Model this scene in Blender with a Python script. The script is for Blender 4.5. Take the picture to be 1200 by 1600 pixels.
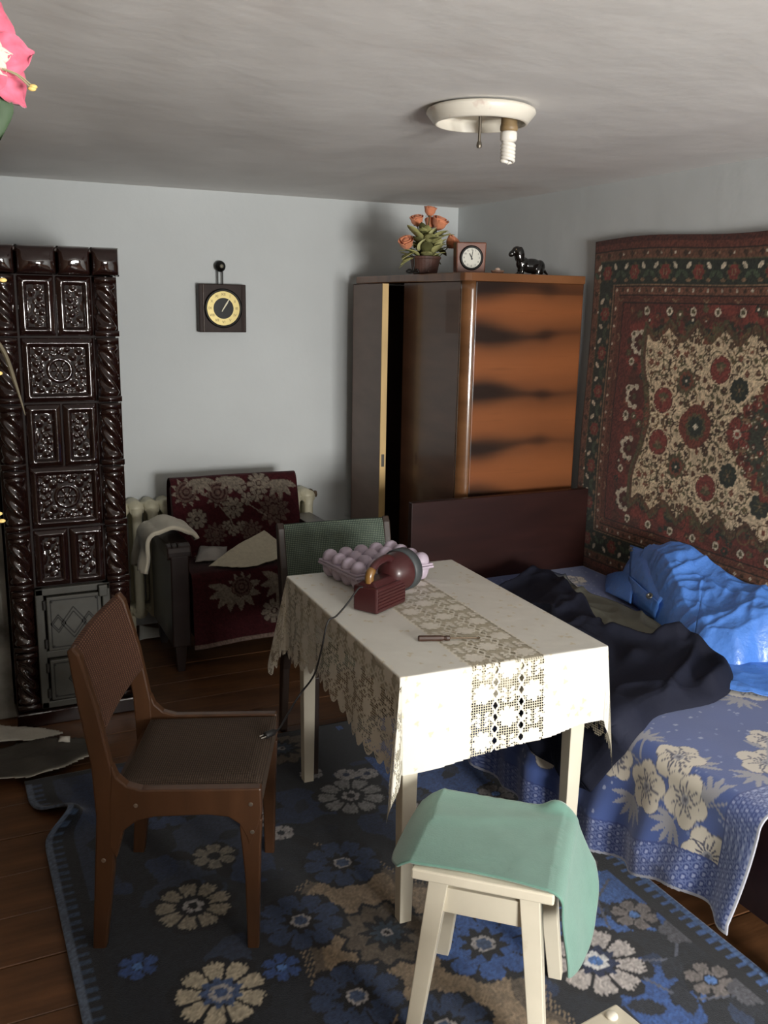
import bpy, bmesh, math, random
import numpy as np
from mathutils import Vector, Matrix
random.seed(7)
for o in list(bpy.data.objects): bpy.data.objects.remove(o)
SC = bpy.context.scene
COL = SC.collection
PI = math.pi
# ------------------------------------------------------------------ camera
cam_d = bpy.data.cameras.new('camera'); cam = bpy.data.objects.new('camera', cam_d); COL.objects.link(cam)
pitch, roll, yaw = math.radians(12.566), math.radians(1.068), math.radians(25.81)
fw = Vector((math.sin(yaw)*math.cos(pitch), math.cos(yaw)*math.cos(pitch), -math.sin(pitch)))
rt = Vector((math.cos(yaw), -math.sin(yaw), 0)); up = rt.cross(fw)
r2 = rt*math.cos(roll)+up*math.sin(roll); u2 = up*math.cos(roll)-rt*math.sin(roll)
m = Matrix((r2, u2, -fw)).transposed().to_4x4(); m.translation = (0, 0, 1.62)
cam.matrix_world = m
cam_d.sensor_fit = 'VERTICAL'; cam_d.sensor_height = 36.0; cam_d.sensor_width = 27.0
cam_d.lens = 1453.0/1600*36.0; cam_d.clip_start = 0.05
SC.camera = cam
# ------------------------------------------------------------------ world, light, exposure
W = bpy.data.worlds.new('sky'); SC.world = W; W.use_nodes = True
W.node_tree.nodes['Background'].inputs[0].default_value = (0.72, 0.82, 1.0, 1)
W.node_tree.nodes['Background'].inputs[1].default_value = 1.0
WX0, WX1, WZ0, WZ1, WY = 0.75, 1.95, 0.66, 1.62, -2.0      # the window behind the camera
ld = bpy.data.lights.new('window_daylight', 'AREA'); ld.shape = 'RECTANGLE'
ld.size = WX1-WX0; ld.size_y = WZ1-WZ0; ld.energy = 316.0; ld.color = (1.0, 0.985, 0.95)
lo = bpy.data.objects.new('window_daylight', ld); COL.objects.link(lo)
lo.location = ((WX0+WX1)/2, WY-0.22, (WZ0+WZ1)/2); lo.rotation_euler = (math.radians(96), 0, math.radians(0))
vs = SC.view_settings; vs.view_transform = 'Standard'; vs.look = 'None'; vs.exposure = 0.0; vs.gamma = 1.0
vs.use_curve_mapping = False

# ------------------------------------------------------------------ helpers
def lin(c):
    c = np.asarray(c, float)/255.0
    return np.where(c <= 0.04045, c/12.92, ((c+0.055)/1.055)**2.4)
MATS = {}
def M(name, rgb=(200, 200, 200), rough=0.6, metal=0.0, noise=None, bump=None, attr=False, coat=0.0, sheen=0.0,
      scale=(1, 1, 1), wave=None, trans=0.0, alpha=1.0, spec=0.5, stain=None, rvar=None, cc=0.03):
    if name in MATS: return MATS[name]
    mt = bpy.data.materials.new(name); mt.use_nodes = True
    nt = mt.node_tree; N = nt.nodes; L = nt.links; b = N['Principled BSDF']
    tc = N.new('ShaderNodeTexCoord'); mp = N.new('ShaderNodeMapping'); mp.inputs['Scale'].default_value = scale
    L.new(tc.outputs['Object'], mp.inputs['Vector'])
    b.inputs['Roughness'].default_value = rough; b.inputs['Metallic'].default_value = metal
    b.inputs['Specular IOR Level'].default_value = spec
    b.inputs['Coat Weight'].default_value = coat; b.inputs['Coat Roughness'].default_value = cc
    b.inputs['Sheen Weight'].default_value = sheen; b.inputs['Transmission Weight'].default_value = trans
    b.inputs['Alpha'].default_value = alpha
    c = tuple(lin(rgb))+(1,)
    if attr:
        at = N.new('ShaderNodeAttribute'); at.attribute_name = 'Col'; src = at.outputs['Color']
    else:
        rg = N.new('ShaderNodeRGB'); rg.outputs[0].default_value = c; src = rg.outputs[0]
    if noise:
        ns = N.new('ShaderNodeTexNoise'); ns.inputs['Scale'].default_value = noise[0]; ns.inputs['Detail'].default_value = 5
        L.new(mp.outputs[0], ns.inputs['Vector'])
        mr = N.new('ShaderNodeMapRange'); mr.inputs['From Min'].default_value = 0.3; mr.inputs['From Max'].default_value = 0.7
        mr.inputs['To Min'].default_value = 1-noise[1]; mr.inputs['To Max'].default_value = 1+noise[1]
        L.new(ns.outputs['Fac'], mr.inputs['Value'])
        vm = N.new('ShaderNodeVectorMath'); vm.operation = 'SCALE'
        L.new(src, vm.inputs[0]); L.new(mr.outputs[0], vm.inputs['Scale']); src = vm.outputs[0]
    if wave:      # (scale, rgb2, distortion, axis)
        wv = N.new('ShaderNodeTexWave'); wv.inputs['Scale'].default_value = wave[0]; wv.inputs['Distortion'].default_value = wave[2]
        wv.inputs['Detail'].default_value = 3; wv.bands_direction = wave[3]
        L.new(mp.outputs[0], wv.inputs['Vector'])
        mx = N.new('ShaderNodeMix'); mx.data_type = 'RGBA'; mx.inputs[7].default_value = tuple(lin(wave[1]))+(1,)
        L.new(wv.outputs['Fac'], mx.inputs[0]); L.new(src, mx.inputs[6]); src = mx.outputs[2]
    if stain:     # (scale, rgb, lo, hi)
        ns = N.new('ShaderNodeTexNoise'); ns.inputs['Scale'].default_value = stain[0]; ns.inputs['Detail'].default_value = 6
        L.new(tc.outputs['Object'], ns.inputs['Vector'])
        mr = N.new('ShaderNodeMapRange'); mr.inputs['From Min'].default_value = stain[2]; mr.inputs['From Max'].default_value = stain[3]
        L.new(ns.outputs['Fac'], mr.inputs['Value'])
        mx = N.new('ShaderNodeMix'); mx.data_type = 'RGBA'; mx.inputs[7].default_value = tuple(lin(stain[1]))+(1,)
        L.new(mr.outputs[0], mx.inputs[0]); L.new(src, mx.inputs[6]); src = mx.outputs[2]
    L.new(src, b.inputs['Base Color'])
    if bump:      # (scale, strength, distance)
        ns = N.new('ShaderNodeTexNoise'); ns.inputs['Scale'].default_value = bump[0]; ns.inputs['Detail'].default_value = 4
        L.new(mp.outputs[0], ns.inputs['Vector'])
        bp = N.new('ShaderNodeBump'); bp.inputs['Strength'].default_value = bump[1]
        bp.inputs['Distance'].default_value = bump[2] if len(bump) > 2 else 0.003
        L.new(ns.outputs['Fac'], bp.inputs['Height']); L.new(bp.outputs[0], b.inputs['Normal'])
    MATS[name] = mt
    return mt
def weave(name, rgb, rgb2, sx, sz, axis=('X', 'Z'), rough=0.85):
    """woven upholstery: two crossing wave bands colour the threads and raise them"""
    if name in MATS: return MATS[name]
    mt = bpy.data.materials.new(name); mt.use_nodes = True; nt = mt.node_tree; N = nt.nodes; L = nt.links; b = N['Principled BSDF']
    tc = N.new('ShaderNodeTexCoord'); fac = []
    for s, a in ((sx, axis[0]), (sz, axis[1])):
        wv = N.new('ShaderNodeTexWave'); wv.bands_direction = a; wv.inputs['Scale'].default_value = s
        wv.inputs['Distortion'].default_value = 1.0; wv.inputs['Detail Scale'].default_value = 3
        L.new(tc.outputs['Object'], wv.inputs['Vector']); fac.append(wv.outputs['Fac'])
    mu = N.new('ShaderNodeMath'); mu.operation = 'MULTIPLY'; L.new(fac[0], mu.inputs[0]); L.new(fac[1], mu.inputs[1])
    mx = N.new('ShaderNodeMix'); mx.data_type = 'RGBA'
    mx.inputs[6].default_value = tuple(lin(rgb))+(1,); mx.inputs[7].default_value = tuple(lin(rgb2))+(1,)
    L.new(mu.outputs[0], mx.inputs[0]); L.new(mx.outputs[2], b.inputs['Base Color'])
    b.inputs['Roughness'].default_value = rough; b.inputs['Specular IOR Level'].default_value = 0.2
    bp = N.new('ShaderNodeBump'); bp.inputs['Strength'].default_value = 0.5; bp.inputs['Distance'].default_value = 0.002
    L.new(mu.outputs[0], bp.inputs['Height']); L.new(bp.outputs[0], b.inputs['Normal'])
    MATS[name] = mt
    return mt

def link(name, me, mat, parent=None, smooth=False, bevel=0, seg=2, solid=0):
    o = bpy.data.objects.new(name, me); COL.objects.link(o)
    if mat is not None and not me.materials: me.materials.append(mat)
    if parent is not None: o.parent = parent
    if smooth:
        me.polygons.foreach_set('use_smooth', np.ones(len(me.polygons), bool))
    if solid:
        md = o.modifiers.new('thickness', 'SOLIDIFY'); md.thickness = solid; md.offset = 0
    if bevel:
        md = o.modifiers.new('edge', 'BEVEL'); md.width = bevel; md.segments = seg; md.limit_method = 'ANGLE'; md.angle_limit = 0.7
    return o
class MB:
    def __init__(s): s.v = []; s.f = []
    def add(s, vs, fs):
        n = len(s.v); s.v += [tuple(p) for p in vs]; s.f += [tuple(i+n for i in q) for q in fs]; return s
    def box(s, x0, x1, y0, y1, z0, z1):
        v = [(x, y, z) for z in (z0, z1) for y in (y0, y1) for x in (x0, x1)]
        return s.add(v, [(0, 2, 3, 1), (4, 5, 7, 6), (0, 1, 5, 4), (2, 6, 7, 3), (0, 4, 6, 2), (1, 3, 7, 5)])
    def hexa(s, b, t):      # 4 bottom + 4 top points (ccw from above)
        return s.add(list(b)+list(t), [(3, 2, 1, 0), (4, 5, 6, 7), (0, 1, 5, 4), (1, 2, 6, 5), (2, 3, 7, 6), (3, 0, 4, 7)])
    def prism(s, poly, a, b, ax='y'):     # polygon in the plane across ax, from a to b
        def P(p, q): return {'y': (p[0], q, p[1]), 'x': (q, p[0], p[1]), 'z': (p[0], p[1], q)}[ax]
        n = len(poly); v = [P(p, a) for p in poly]+[P(p, b) for p in poly]
        f = [tuple(range(n-1, -1, -1)), tuple(range(n, 2*n))]+[(i, (i+1) % n, n+(i+1) % n, n+i) for i in range(n)]
        return s.add(v, f)
    def rings(s, R, closed=True, caps=True):   # list of rings of points
        n = len(R[0]); v = [p for r in R for p in r]; f = []
        for k in range(len(R)-1):
            for i in range(n if closed else n-1):
                j = (i+1) % n; f.append((k*n+i, k*n+j, (k+1)*n+j, (k+1)*n+i))
        if caps: f.append(tuple(range(n-1, -1, -1))); f.append(tuple(range((len(R)-1)*n, len(R)*n)))
        return s.add(v, f)
    def lathe(s, prof, c=(0, 0, 0), ax='z', n=24, caps=True):   # prof: (radius, height)
        R = []
        for r, h in prof:
            ring = []
            for i in range(n):
                a = 2*PI*i/n; x, y = max(r, 1e-5)*math.cos(a), max(r, 1e-5)*math.sin(a)
                p = {'z': (x, y, h), 'y': (x, h, -y), 'x': (h, x, y)}[ax]
                ring.append((p[0]+c[0], p[1]+c[1], p[2]+c[2]))
            R.append(ring)
        return s.rings(R, True, caps)
    def tube(s, pts, r, n=8, caps=True):
        P = [Vector(p) for p in pts]; R = []
        rr = r if isinstance(r, (list, tuple)) else [r]*len(P)
        T0 = (P[1]-P[0]).normalized(); nrm = T0.orthogonal().normalized()
        for i, p in enumerate(P):
            t = (P[min(i+1, len(P)-1)]-P[max(i-1, 0)]).normalized()
            nrm = (nrm-t*nrm.dot(t)).normalized(); bn = t.cross(nrm)
            R.append([p+(nrm*math.cos(2*PI*k/n)+bn*math.sin(2*PI*k/n))*rr[i] for k in range(n)])
        return s.rings(R, True, caps)
    def ell(s, c, r, n=12, m_=8, rot=None):
        R = []
        for k in range(m_+1):
            th = PI*k/m_; ring = []
            for i in range(n):
                a = 2*PI*i/n
                p = Vector((r[0]*max(math.sin(th), 1e-3)*math.cos(a), r[1]*max(math.sin(th), 1e-3)*math.sin(a), -r[2]*math.cos(th)))
                if rot is not None: p = rot @ p
                ring.append(p+Vector(c))
            R.append(ring)
        return s.rings(R)
    def mesh(s, name):
        me = bpy.data.meshes.new(name); me.from_pydata([tuple(p) for p in s.v], [], s.f); me.update()
        bm = bmesh.new(); bm.from_mesh(me); bmesh.ops.recalc_face_normals(bm, faces=bm.faces); bm.to_mesh(me); bm.free()
        return me
    def build(s, name, mat, parent=None, **k): return link(name, s.mesh(name), mat, parent, **k)
def crom(pts, n=6):
    P = [Vector(p) for p in pts]; out = []
    for i in range(len(P)-1):
        a, b, c, d = P[max(i-1, 0)], P[i], P[i+1], P[min(i+2, len(P)-1)]
        for k in range(n):
            t = k/n
            out.append(0.5*((2*b)+(c-a)*t+(2*a-5*b+4*c-d)*t*t+(3*b-a-3*c+d)*t**3))
    out.append(P[-1]); return out
def tag(o, label=None, cat=None, group=None, kind=None):
    if label: o['label'] = label
    if cat: o['category'] = cat
    if group: o['group'] = group
    if kind: o['kind'] = kind
    return o
def thing(name, label, cat, loc=(0, 0, 0), rz=0, group=None):
    o = bpy.data.objects.new(name, None); COL.objects.link(o); o.location = loc; o.rotation_euler = (0, 0, rz)
    o.empty_display_size = 0.05
    return tag(o, label, cat, group)
def copy_tree(o, parent=None):
    c = o.copy(); COL.objects.link(c); c.parent = parent
    for ch in list(o.children): copy_tree(ch, c)
    return c

# ---- smooth value noise and a small painter for woven and printed patterns (colour per grid vertex)
def vnoise(x, y, seed=0):
    x = np.asarray(x, float); y = np.asarray(y, float)
    xi = np.floor(x).astype(np.int64); yi = np.floor(y).astype(np.int64); fx = x-xi; fy = y-yi
    fx = fx*fx*(3-2*fx); fy = fy*fy*(3-2*fy)
    def h(a, b):
        n = (a*374761393+b*668265263+seed*982451653) & 0xffffffff
        n = ((n ^ (n >> 13))*1274126177) & 0xffffffff
        return ((n ^ (n >> 16)) & 0xffff)/65535.0
    return (h(xi, yi)*(1-fx)+h(xi+1, yi)*fx)*(1-fy)+(h(xi, yi+1)*(1-fx)+h(xi+1, yi+1)*fx)*fy
def fbm(x, y, seed=0, o=3):
    s = 0; a = 0.5; t = 0
    for k in range(o): s = s+a*vnoise(x*2**k, y*2**k, seed+k); t += a; a *= 0.5
    return s/t
class Canvas:
    def __init__(s, u0, u1, v0, v1, step, bg):
        s.u = np.linspace(u0, u1, int(round((u1-u0)/step))+1); s.v = np.linspace(v0, v1, int(round((v1-v0)/step))+1)
        s.U, s.V = np.meshgrid(s.u, s.v); s.C = np.empty(s.U.shape+(3,)); s.C[:] = bg; s.hole = np.zeros(s.U.shape, bool)
    def win(s, cx, cy, r):
        i0, i1 = np.searchsorted(s.u, (cx-r, cx+r)); j0, j1 = np.searchsorted(s.v, (cy-r, cy+r))
        return slice(j0, j1), slice(i0, i1)
    def fill(s, mask, c): s.C[mask] = c
    def polar(s, cx, cy, R, c, fn, only=None):
        w = s.win(cx, cy, R*1.15); x = s.U[w]-cx; y = s.V[w]-cy
        if x.size == 0: return
        m_ = np.hypot(x, y) < R*fn(np.arctan2(y, x))
        s.C[w][m_] = c
    def flower(s, cx, cy, R, n, c, rot=0, dip=0.5, pw=0.5, ser=0.0, sn=5):
        s.polar(cx, cy, R, c, lambda t: (1-dip)+dip*np.abs(np.cos(n*(t-rot)/2))**pw+ser*np.cos(sn*n*t))
    def star(s, cx, cy, R, n, c, rot=0, dip=0.5):
        def fn(t):
            k = ((t-rot)*n/(2*PI)) % 1.0
            return 1-dip*(1-np.abs(2*k-1))
        s.polar(cx, cy, R, c, fn)
    def petals(s, cx, cy, R, n, c, rot=0, r0=0.35, wid=0.16, ser=0.0, sy=1.0):
        """separate petals with gaps between them"""
        w = s.win(cx, cy, R*1.2); x = s.U[w]-cx; y = (s.V[w]-cy)/sy
        if x.size == 0: return
        m_ = np.zeros(x.shape, bool)
        for k in range(n):
            a = rot+2*PI*k/n; p = x*math.cos(a)+y*math.sin(a); q = -x*math.sin(a)+y*math.cos(a)
            t = (p/R-r0)/(1-r0)
            m_ |= (t > 0) & (np.abs(q) < R*wid*(0.55+1.1*t)*np.sqrt(np.clip(1-t**4, 0, 1))) & (t < 1-ser*np.abs(np.sin(q/R*30)))
        s.C[w][m_] = c
    def disc(s, cx, cy, R, c): s.polar(cx, cy, R, c, lambda t: 1.0)
    def ring(s, cx, cy, R, r, c):
        w = s.win(cx, cy, R*1.1); d = np.hypot(s.U[w]-cx, s.V[w]-cy); s.C[w][(d < R) & (d > r)] = c
    def leaf(s, cx, cy, a, b, rot, c, ser=0.0):
        w = s.win(cx, cy, max(a, b)*1.1); x = s.U[w]-cx; y = s.V[w]-cy
        if x.size == 0: return
        p = (x*math.cos(rot)+y*math.sin(rot))/a; q = (-x*math.sin(rot)+y*math.cos(rot))/b
        s.C[w][(np.abs(p) < 1) & (np.abs(q) < (1-p*p)*(1-ser*np.abs(np.sin(p*14))))] = c
    def line(s, pts, wd, c):
        for (ax, ay), (bx, by) in zip(pts[:-1], pts[1:]):
            L = math.hypot(bx-ax, by-ay)+1e-9; w = s.win((ax+bx)/2, (ay+by)/2, L/2+wd*1.5)
            x = s.U[w]-ax; y = s.V[w]-ay
            if x.size == 0: continue
            t = np.clip((x*(bx-ax)+y*(by-ay))/L**2, 0, 1)
            s.C[w][np.hypot(x-t*(bx-ax), y-t*(by-ay)) < wd/2] = c
    def grain(s, amt, sc=0.004, seed=3):
        g = vnoise(s.U/sc, s.V/sc, seed); s.C = np.clip(s.C*(1+amt*(g-0.5)[..., None]*2), 0, 255)
def gridmesh(name, P, C, mat, parent=None, keep=None, smooth=True, solid=0):
    """P (ny,nx,3) positions, C (ny,nx,3) sRGB colours or None, keep (ny-1,nx-1) faces to keep"""
    ny, nx = P.shape[:2]
    idx = np.arange(ny*nx).reshape(ny, nx)
    F = np.stack([idx[:-1, :-1], idx[:-1, 1:], idx[1:, 1:], idx[1:, :-1]], -1).reshape(-1, 4)
    if keep is not None: F = F[keep.reshape(-1)]
    V = P.reshape(-1, 3); used = np.zeros(len(V), bool); used[F.reshape(-1)] = True
    mp = np.cumsum(used)-1; V = V[used]; F = mp[F]
    me = bpy.data.meshes.new(name); me.vertices.add(len(V)); me.vertices.foreach_set('co', V.astype(np.float32).reshape(-1))
    me.loops.add(F.size); me.loops.foreach_set('vertex_index', F.reshape(-1).astype(np.int32))
    me.polygons.add(len(F)); me.polygons.foreach_set('loop_start', np.arange(0, F.size, 4, dtype=np.int32))
    me.update(calc_edges=True)
    if C is not None:
        at = me.color_attributes.new('Col', 'FLOAT_COLOR', 'POINT')
        c4 = np.ones((len(V), 4), np.float32); c4[:, :3] = lin(C.reshape(-1, 3)[used]); at.data.foreach_set('color', c4.reshape(-1))
    me.validate()
    return link(name, me, mat, parent, smooth=smooth, solid=solid)
def inpoly(x, y, poly):
    r = np.zeros(np.shape(x), bool); n = len(poly)
    for i in range(n):
        (x0, y0), (x1, y1) = poly[i], poly[(i+1) % n]
        c = ((y0 > y) != (y1 > y)) & (x < (x1-x0)*(y-y0)/((y1-y0) or 1e-9)+x0); r ^= c
    return r
def polydist(x, y, poly):
    d = np.full(np.shape(x), 9.0); n = len(poly)
    for i in range(n):
        (ax, ay), (bx, by) = poly[i], poly[(i+1) % n]; L2 = (bx-ax)**2+(by-ay)**2+1e-12
        t = np.clip(((x-ax)*(bx-ax)+(y-ay)*(by-ay))/L2, 0, 1); d = np.minimum(d, np.hypot(x-ax-t*(bx-ax), y-ay-t*(by-ay)))
    return d
def polar_grid(poly, nr=70, nt=260, edge=2.0):
    """grid that follows a (rounded) outline: radial rings around its centre"""
    pl = [tuple(p[:2]) for p in crom([(x, y, 0) for x, y in poly]+[(poly[0][0], poly[0][1], 0)], 5)]
    q = np.array(pl); L_ = np.concatenate([[0], np.cumsum(np.hypot(*np.diff(q, axis=0).T))]); t = np.linspace(0, L_[-1], nt)
    bx, by = np.interp(t, L_, q[:, 0]), np.interp(t, L_, q[:, 1]); cx, cy = bx[:-1].mean(), by[:-1].mean()
    r = 1-(1-np.linspace(0, 1, nr))**edge
    return cx+r[:, None]*(bx-cx)[None, :], cy+r[:, None]*(by-cy)[None, :], pl[:-1]
def smooth(a, b, x):
    t = np.clip((x-a)/(b-a), 0, 1); return t*t*(3-2*t)

# ------------------------------------------------------------------ the room
X0, X1, Y0, Y1, ZC = -0.60, 2.64, WY, 4.60, 2.14
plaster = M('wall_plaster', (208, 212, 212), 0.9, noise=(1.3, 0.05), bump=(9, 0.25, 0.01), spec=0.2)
ceil_m = M('ceiling_whitewash', (232, 230, 227), 0.9, noise=(1.1, 0.06), bump=(7, 0.3, 0.012), spec=0.2, stain=(1.4, (206, 192, 184), 0.62, 0.95))
def wall_grid(name, fn, nu, nv, mat, amp=0.006, seed=0):
    U, V = np.meshgrid(np.linspace(0, 1, nu), np.linspace(0, 1, nv)); P, nrm = fn(U, V)
    d = (fbm(U*7, V*5, seed)-0.5)*amp*2
    edge = np.minimum(np.minimum(U, 1-U), np.minimum(V, 1-V)); d = d*np.clip(edge*12, 0, 1)
    return tag(gridmesh(name, P+d[..., None]*np.array(nrm), None, mat), kind='structure')
def st(*a): return np.stack(np.broadcast_arrays(*[np.asarray(q, float) for q in a]), -1)
wall_grid('wall_back', lambda U, V: (st(X0+(X1-X0)*U, Y1, -0.02+(ZC+0.02)*V), (0, -1, 0)), 60, 40, plaster, 0.006, 1)
wall_grid('wall_right', lambda U, V: (st(X1, Y1+(Y0-Y1)*U, -0.02+(ZC+0.02)*V), (-1, 0, 0)), 80, 40, plaster, 0.005, 2)
low_bounce = M('low_bounce_brown', (112, 98, 82), 0.9, noise=(2, 0.08), spec=0.2)  # dark tone invented for the unseen walls to cut bounced light
wall_grid('wall_left', lambda U, V: (st(X0, Y0+(Y1-Y0)*U, -0.02+(ZC+0.02)*V), (1, 0, 0)), 60, 30, low_bounce, 0.005, 3)
wall_grid('ceiling', lambda U, V: (st(X0+(X1-X0)*U, Y1+(Y0-Y1)*V, ZC), (0, 0, -1)), 90, 120, ceil_m, 0.022, 4)
mb = MB()
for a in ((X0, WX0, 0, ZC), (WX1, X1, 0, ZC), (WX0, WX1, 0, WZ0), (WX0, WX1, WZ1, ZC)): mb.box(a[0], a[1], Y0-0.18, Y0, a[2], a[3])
tag(mb.build('wall_rear', low_bounce), kind='structure')
mb = MB(); mb.box(X0, 0.185, 3.70, 3.80, 0, ZC)
tag(mb.build('wall_stove', M('sooty_plaster', (150, 148, 140), 0.9, noise=(6, 0.15), bump=(12, 0.3), stain=(5, (70, 66, 60), 0.45, 0.7))), kind='structure')
fl = tag(MB().box(X0-0.1, X1+0.1, Y0-0.1, Y1+0.1, -0.05, -0.012).build('floor', M('subfloor', (60, 42, 28), 0.8)), kind='structure')
plank_m = M('floor_boards', (100, 66, 40), 0.42, noise=(3, 0.3), bump=(14, 0.15), scale=(1, 9, 9), stain=(4, (70, 45, 28), 0.45, 0.75))
pme = MB().box(0, X1-X0, 0, 0.196, -0.012, 0).mesh('floor_plank')
for k in range(int(round((Y1-Y0)/0.2))):
    o = link('floor_plank', pme, plank_m, fl, bevel=0.0015, seg=1); o.location = (X0, Y0+k*0.2+0.002, -0.0008*(k % 3))
# window behind the camera, the room's daylight
win = tag(bpy.data.objects.new('window_1', None), kind='structure'); COL.objects.link(win); win.location = (WX0, WY-0.12, WZ0)
ww, wh = WX1-WX0, WZ1-WZ0; wpaint = M('window_paint', (225, 222, 212), 0.45, noise=(8, 0.05))
mb = MB(); t = 0.045
mb.box(0, ww, -0.03, 0.03, 0, t).box(0, ww, -0.03, 0.03, wh-t, wh).box(0, t, -0.03, 0.03, t, wh-t).box(ww-t, ww, -0.03, 0.03, t, wh-t)
mb.box(ww/2-0.03, ww/2+0.03, -0.03, 0.03, t, wh-t); mb.build('window_frame', wpaint, win, bevel=0.003)
MB().box(-0.03, ww+0.03, -0.03, 0.16, -0.03, 0).build('window_sill', wpaint, win, bevel=0.004)
gm = bpy.data.materials.new('window_glass'); gm.use_nodes = True; N = gm.node_tree.nodes; L = gm.node_tree.links
N.remove(N['Principled BSDF']); tr = N.new('ShaderNodeBsdfTransparent'); gl = N.new('ShaderNodeBsdfGlossy'); gl.inputs['Roughness'].default_value = 0.02
mx = N.new('ShaderNodeMixShader'); mx.inputs[0].default_value = 0.06; L.new(tr.outputs[0], mx.inputs[1]); L.new(gl.outputs[0], mx.inputs[2]); L.new(mx.outputs[0], N['Material Output'].inputs[0])
for a, b in ((t, ww/2-0.03), (ww/2+0.03, ww-t)): MB().box(a, b, -0.002, 0.002, t, wh-t).build('pane', gm, win)

# ------------------------------------------------------------------ tiled stove
glaze = M('brown_glaze', (34, 17, 14), 0.10, noise=(5, 0.25), bump=(22, 0.25, 0.005), coat=1.0)
stove = thing('tiled_stove', 'tall dark brown glazed tile stove with twisted corner columns', 'stove', (0.19, 3.6, 0))
SX = 0.445    # local x 0..SX, local y 0 front .. 0.62 back
MB().box(0.012, SX-0.012, 0.018, 0.62, 0.0, 1.78).build('stove_body', M('stove_grout', (30, 20, 17), 0.7, noise=(20, 0.2)), stove)
def tile_relief(w, h, cx0, full=0.26):
    n = int(w/0.0045); mz = int(h/0.0045)
    x = np.linspace(0, w, n); z = np.linspace(0, h, mz); X, Z = np.meshgrid(x, z)
    e = np.minimum(np.minimum(X, w-X), np.minimum(Z, h-Z))
    H = 0.010*smooth(0, 0.006, e)+0.006*smooth(0.010, 0.016, e)-0.017*smooth(0.022, 0.034, e)
    gx = X+cx0-full/2; gz = Z-h/2; r = np.hypot(gx, gz); a = np.arctan2(gz, gx); ins = smooth(0.030, 0.042, e)
    H += ins*0.007*np.exp(-((r-0.040)/0.005)**2)
    H += ins*0.008*np.clip(np.cos(6*a), 0, 1)*np.exp(-((r-0.020)/0.011)**2)+ins*0.007*np.exp(-(r/0.007)**2)
    dg = np.minimum(np.abs(gx-gz), np.abs(gx+gz))/1.414
    H += ins*0.008*np.exp(-(dg/0.012)**2)*smooth(0.045, 0.055, r)*(0.6+0.4*np.sin(r*210))
    H += ins*0.008*np.abs(np.sin(gx*120+2*np.sin(gz*60))*np.sin(gz*120+2*np.sin(gx*60)))*smooth(0.05, 0.062, r)*(dg > 0.02)
    return X, Z, H
TM = {}
def tile(x0, x1, z0, z1, cx0):
    w, h = x1-x0-0.005, z1-z0-0.006; k = (round(w, 3), round(h, 2), round(cx0, 3))
    if k not in TM:
        X, Z, H = tile_relief(w, h, cx0)
        o = gridmesh('stove_tile', st(X, 0.012-H, Z), None, glaze, stove); TM[k] = o.data
    else: o = link('stove_tile', TM[k], glaze, stove)
    o.location = (x0+0.0025, 0.006, z0+0.003)
rows = [1.703, 1.484, 1.244, 1.004, 0.772, 0.546]
CA, CB = 0.095, 0.355
for k in range(5):
    zt, zb = rows[k], rows[k+1]
    if k % 2 == 0:
        tile(CA, 0.225, zb, zt, 0.13); tile(0.225, CB, zb, zt, 0.0)
    else: tile(CA, CB, zb, zt, 0.0)
def column(z0, z1):
    mb = MB(); h = z1-z0-0.006; w = 0.088
    mb.box(0, w, 0.010, 0.05, 0, h)
    mb.box(0.002, w-0.002, -0.020, 0.012, 0, 0.020).box(0.006, w-0.006, -0.022, 0.012, h-0.022, h)
    R = []; n = 28; nz = 48; b0, b1 = 0.018, h-0.020
    for q in range(nz+1):
        u = q/nz; z = b0+(b1-b0)*u
        env = 0.033+0.007*math.exp(-((u-0.08)/0.06)**2)+0.006*math.exp(-((u-0.93)/0.06)**2)
        tw = 0.20*smooth(0.12, 0.2, u)*(1-smooth(0.82, 0.9, u))
        R.append([(w/2+env*(1+tw*math.cos(4*(2*PI*i/n)+u*21))*math.cos(2*PI*i/n), 0.010+env*0.85*(1+tw*math.cos(4*(2*PI*i/n)+u*21))*math.sin(2*PI*i/n), z) for i in range(n)])
    mb.rings(R); return mb.mesh('corner_column')
allrows = rows+[0.30, 0.062]; cms = {}
for k in range(7):
    hh = round(allrows[k]-allrows[k+1], 2)
    if hh not in cms: cms[hh] = column(0, hh)
    for x in (0.002, SX-0.09):
        o = link('corner_column', cms[hh], glaze, stove, smooth=True); o.location = (x, 0.004, allrows[k+1]+0.003); o.scale = (1, 1, (allrows[k]-allrows[k+1])/hh)
def cornice(x0, x1):
    prof = [(0.03, 0), (-0.006, 0), (-0.020, 0.012), (-0.026, 0.035), (-0.026, 0.062), (-0.016, 0.086), (0.004, 0.097), (0.03, 0.098)]
    n = 18; U, V = np.meshgrid(np.linspace(0, 1, n), np.linspace(0, 1, n)); w = x1-x0-0.004
    e_ = np.minimum(np.minimum(U, 1-U)*w, np.minimum(V, 1-V)*0.098)
    bulge = 0.020*np.sqrt(np.clip(e_/0.012, 0, 1))+0.014*(1-(2*U-1)**2)*(1-(2*V-1)**2)+0.004*(fbm(U*3+x0*40, V*3, 6)-0.5)
    gridmesh('cornice_tile', st(x0+0.002+w*U, 0.004-bulge, 0.098*V), None, glaze, stove, solid=0.004).location = (0, 0, 1.704)
cornice(-0.008, 0.095); cornice(0.095, 0.235); cornice(0.235, 0.352); cornice(0.352, SX+0.008)
MB().box(-0.006, SX+0.006, 0.0, 0.63, 1.78, 1.80).build('stove_top', glaze, stove, bevel=0.006)
MB().box(-0.005, SX+0.005, -0.03, 0.62, 0.0, 0.06).build('plinth', glaze, stove, bevel=0.006)
iron = M('painted_iron', (76, 75, 69), 0.5, noise=(9, 0.18), bump=(30, 0.15), stain=(14, (70, 66, 58), 0.55, 0.75))
dark_line = M('dark_iron_line', (38, 36, 33), 0.6)
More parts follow.
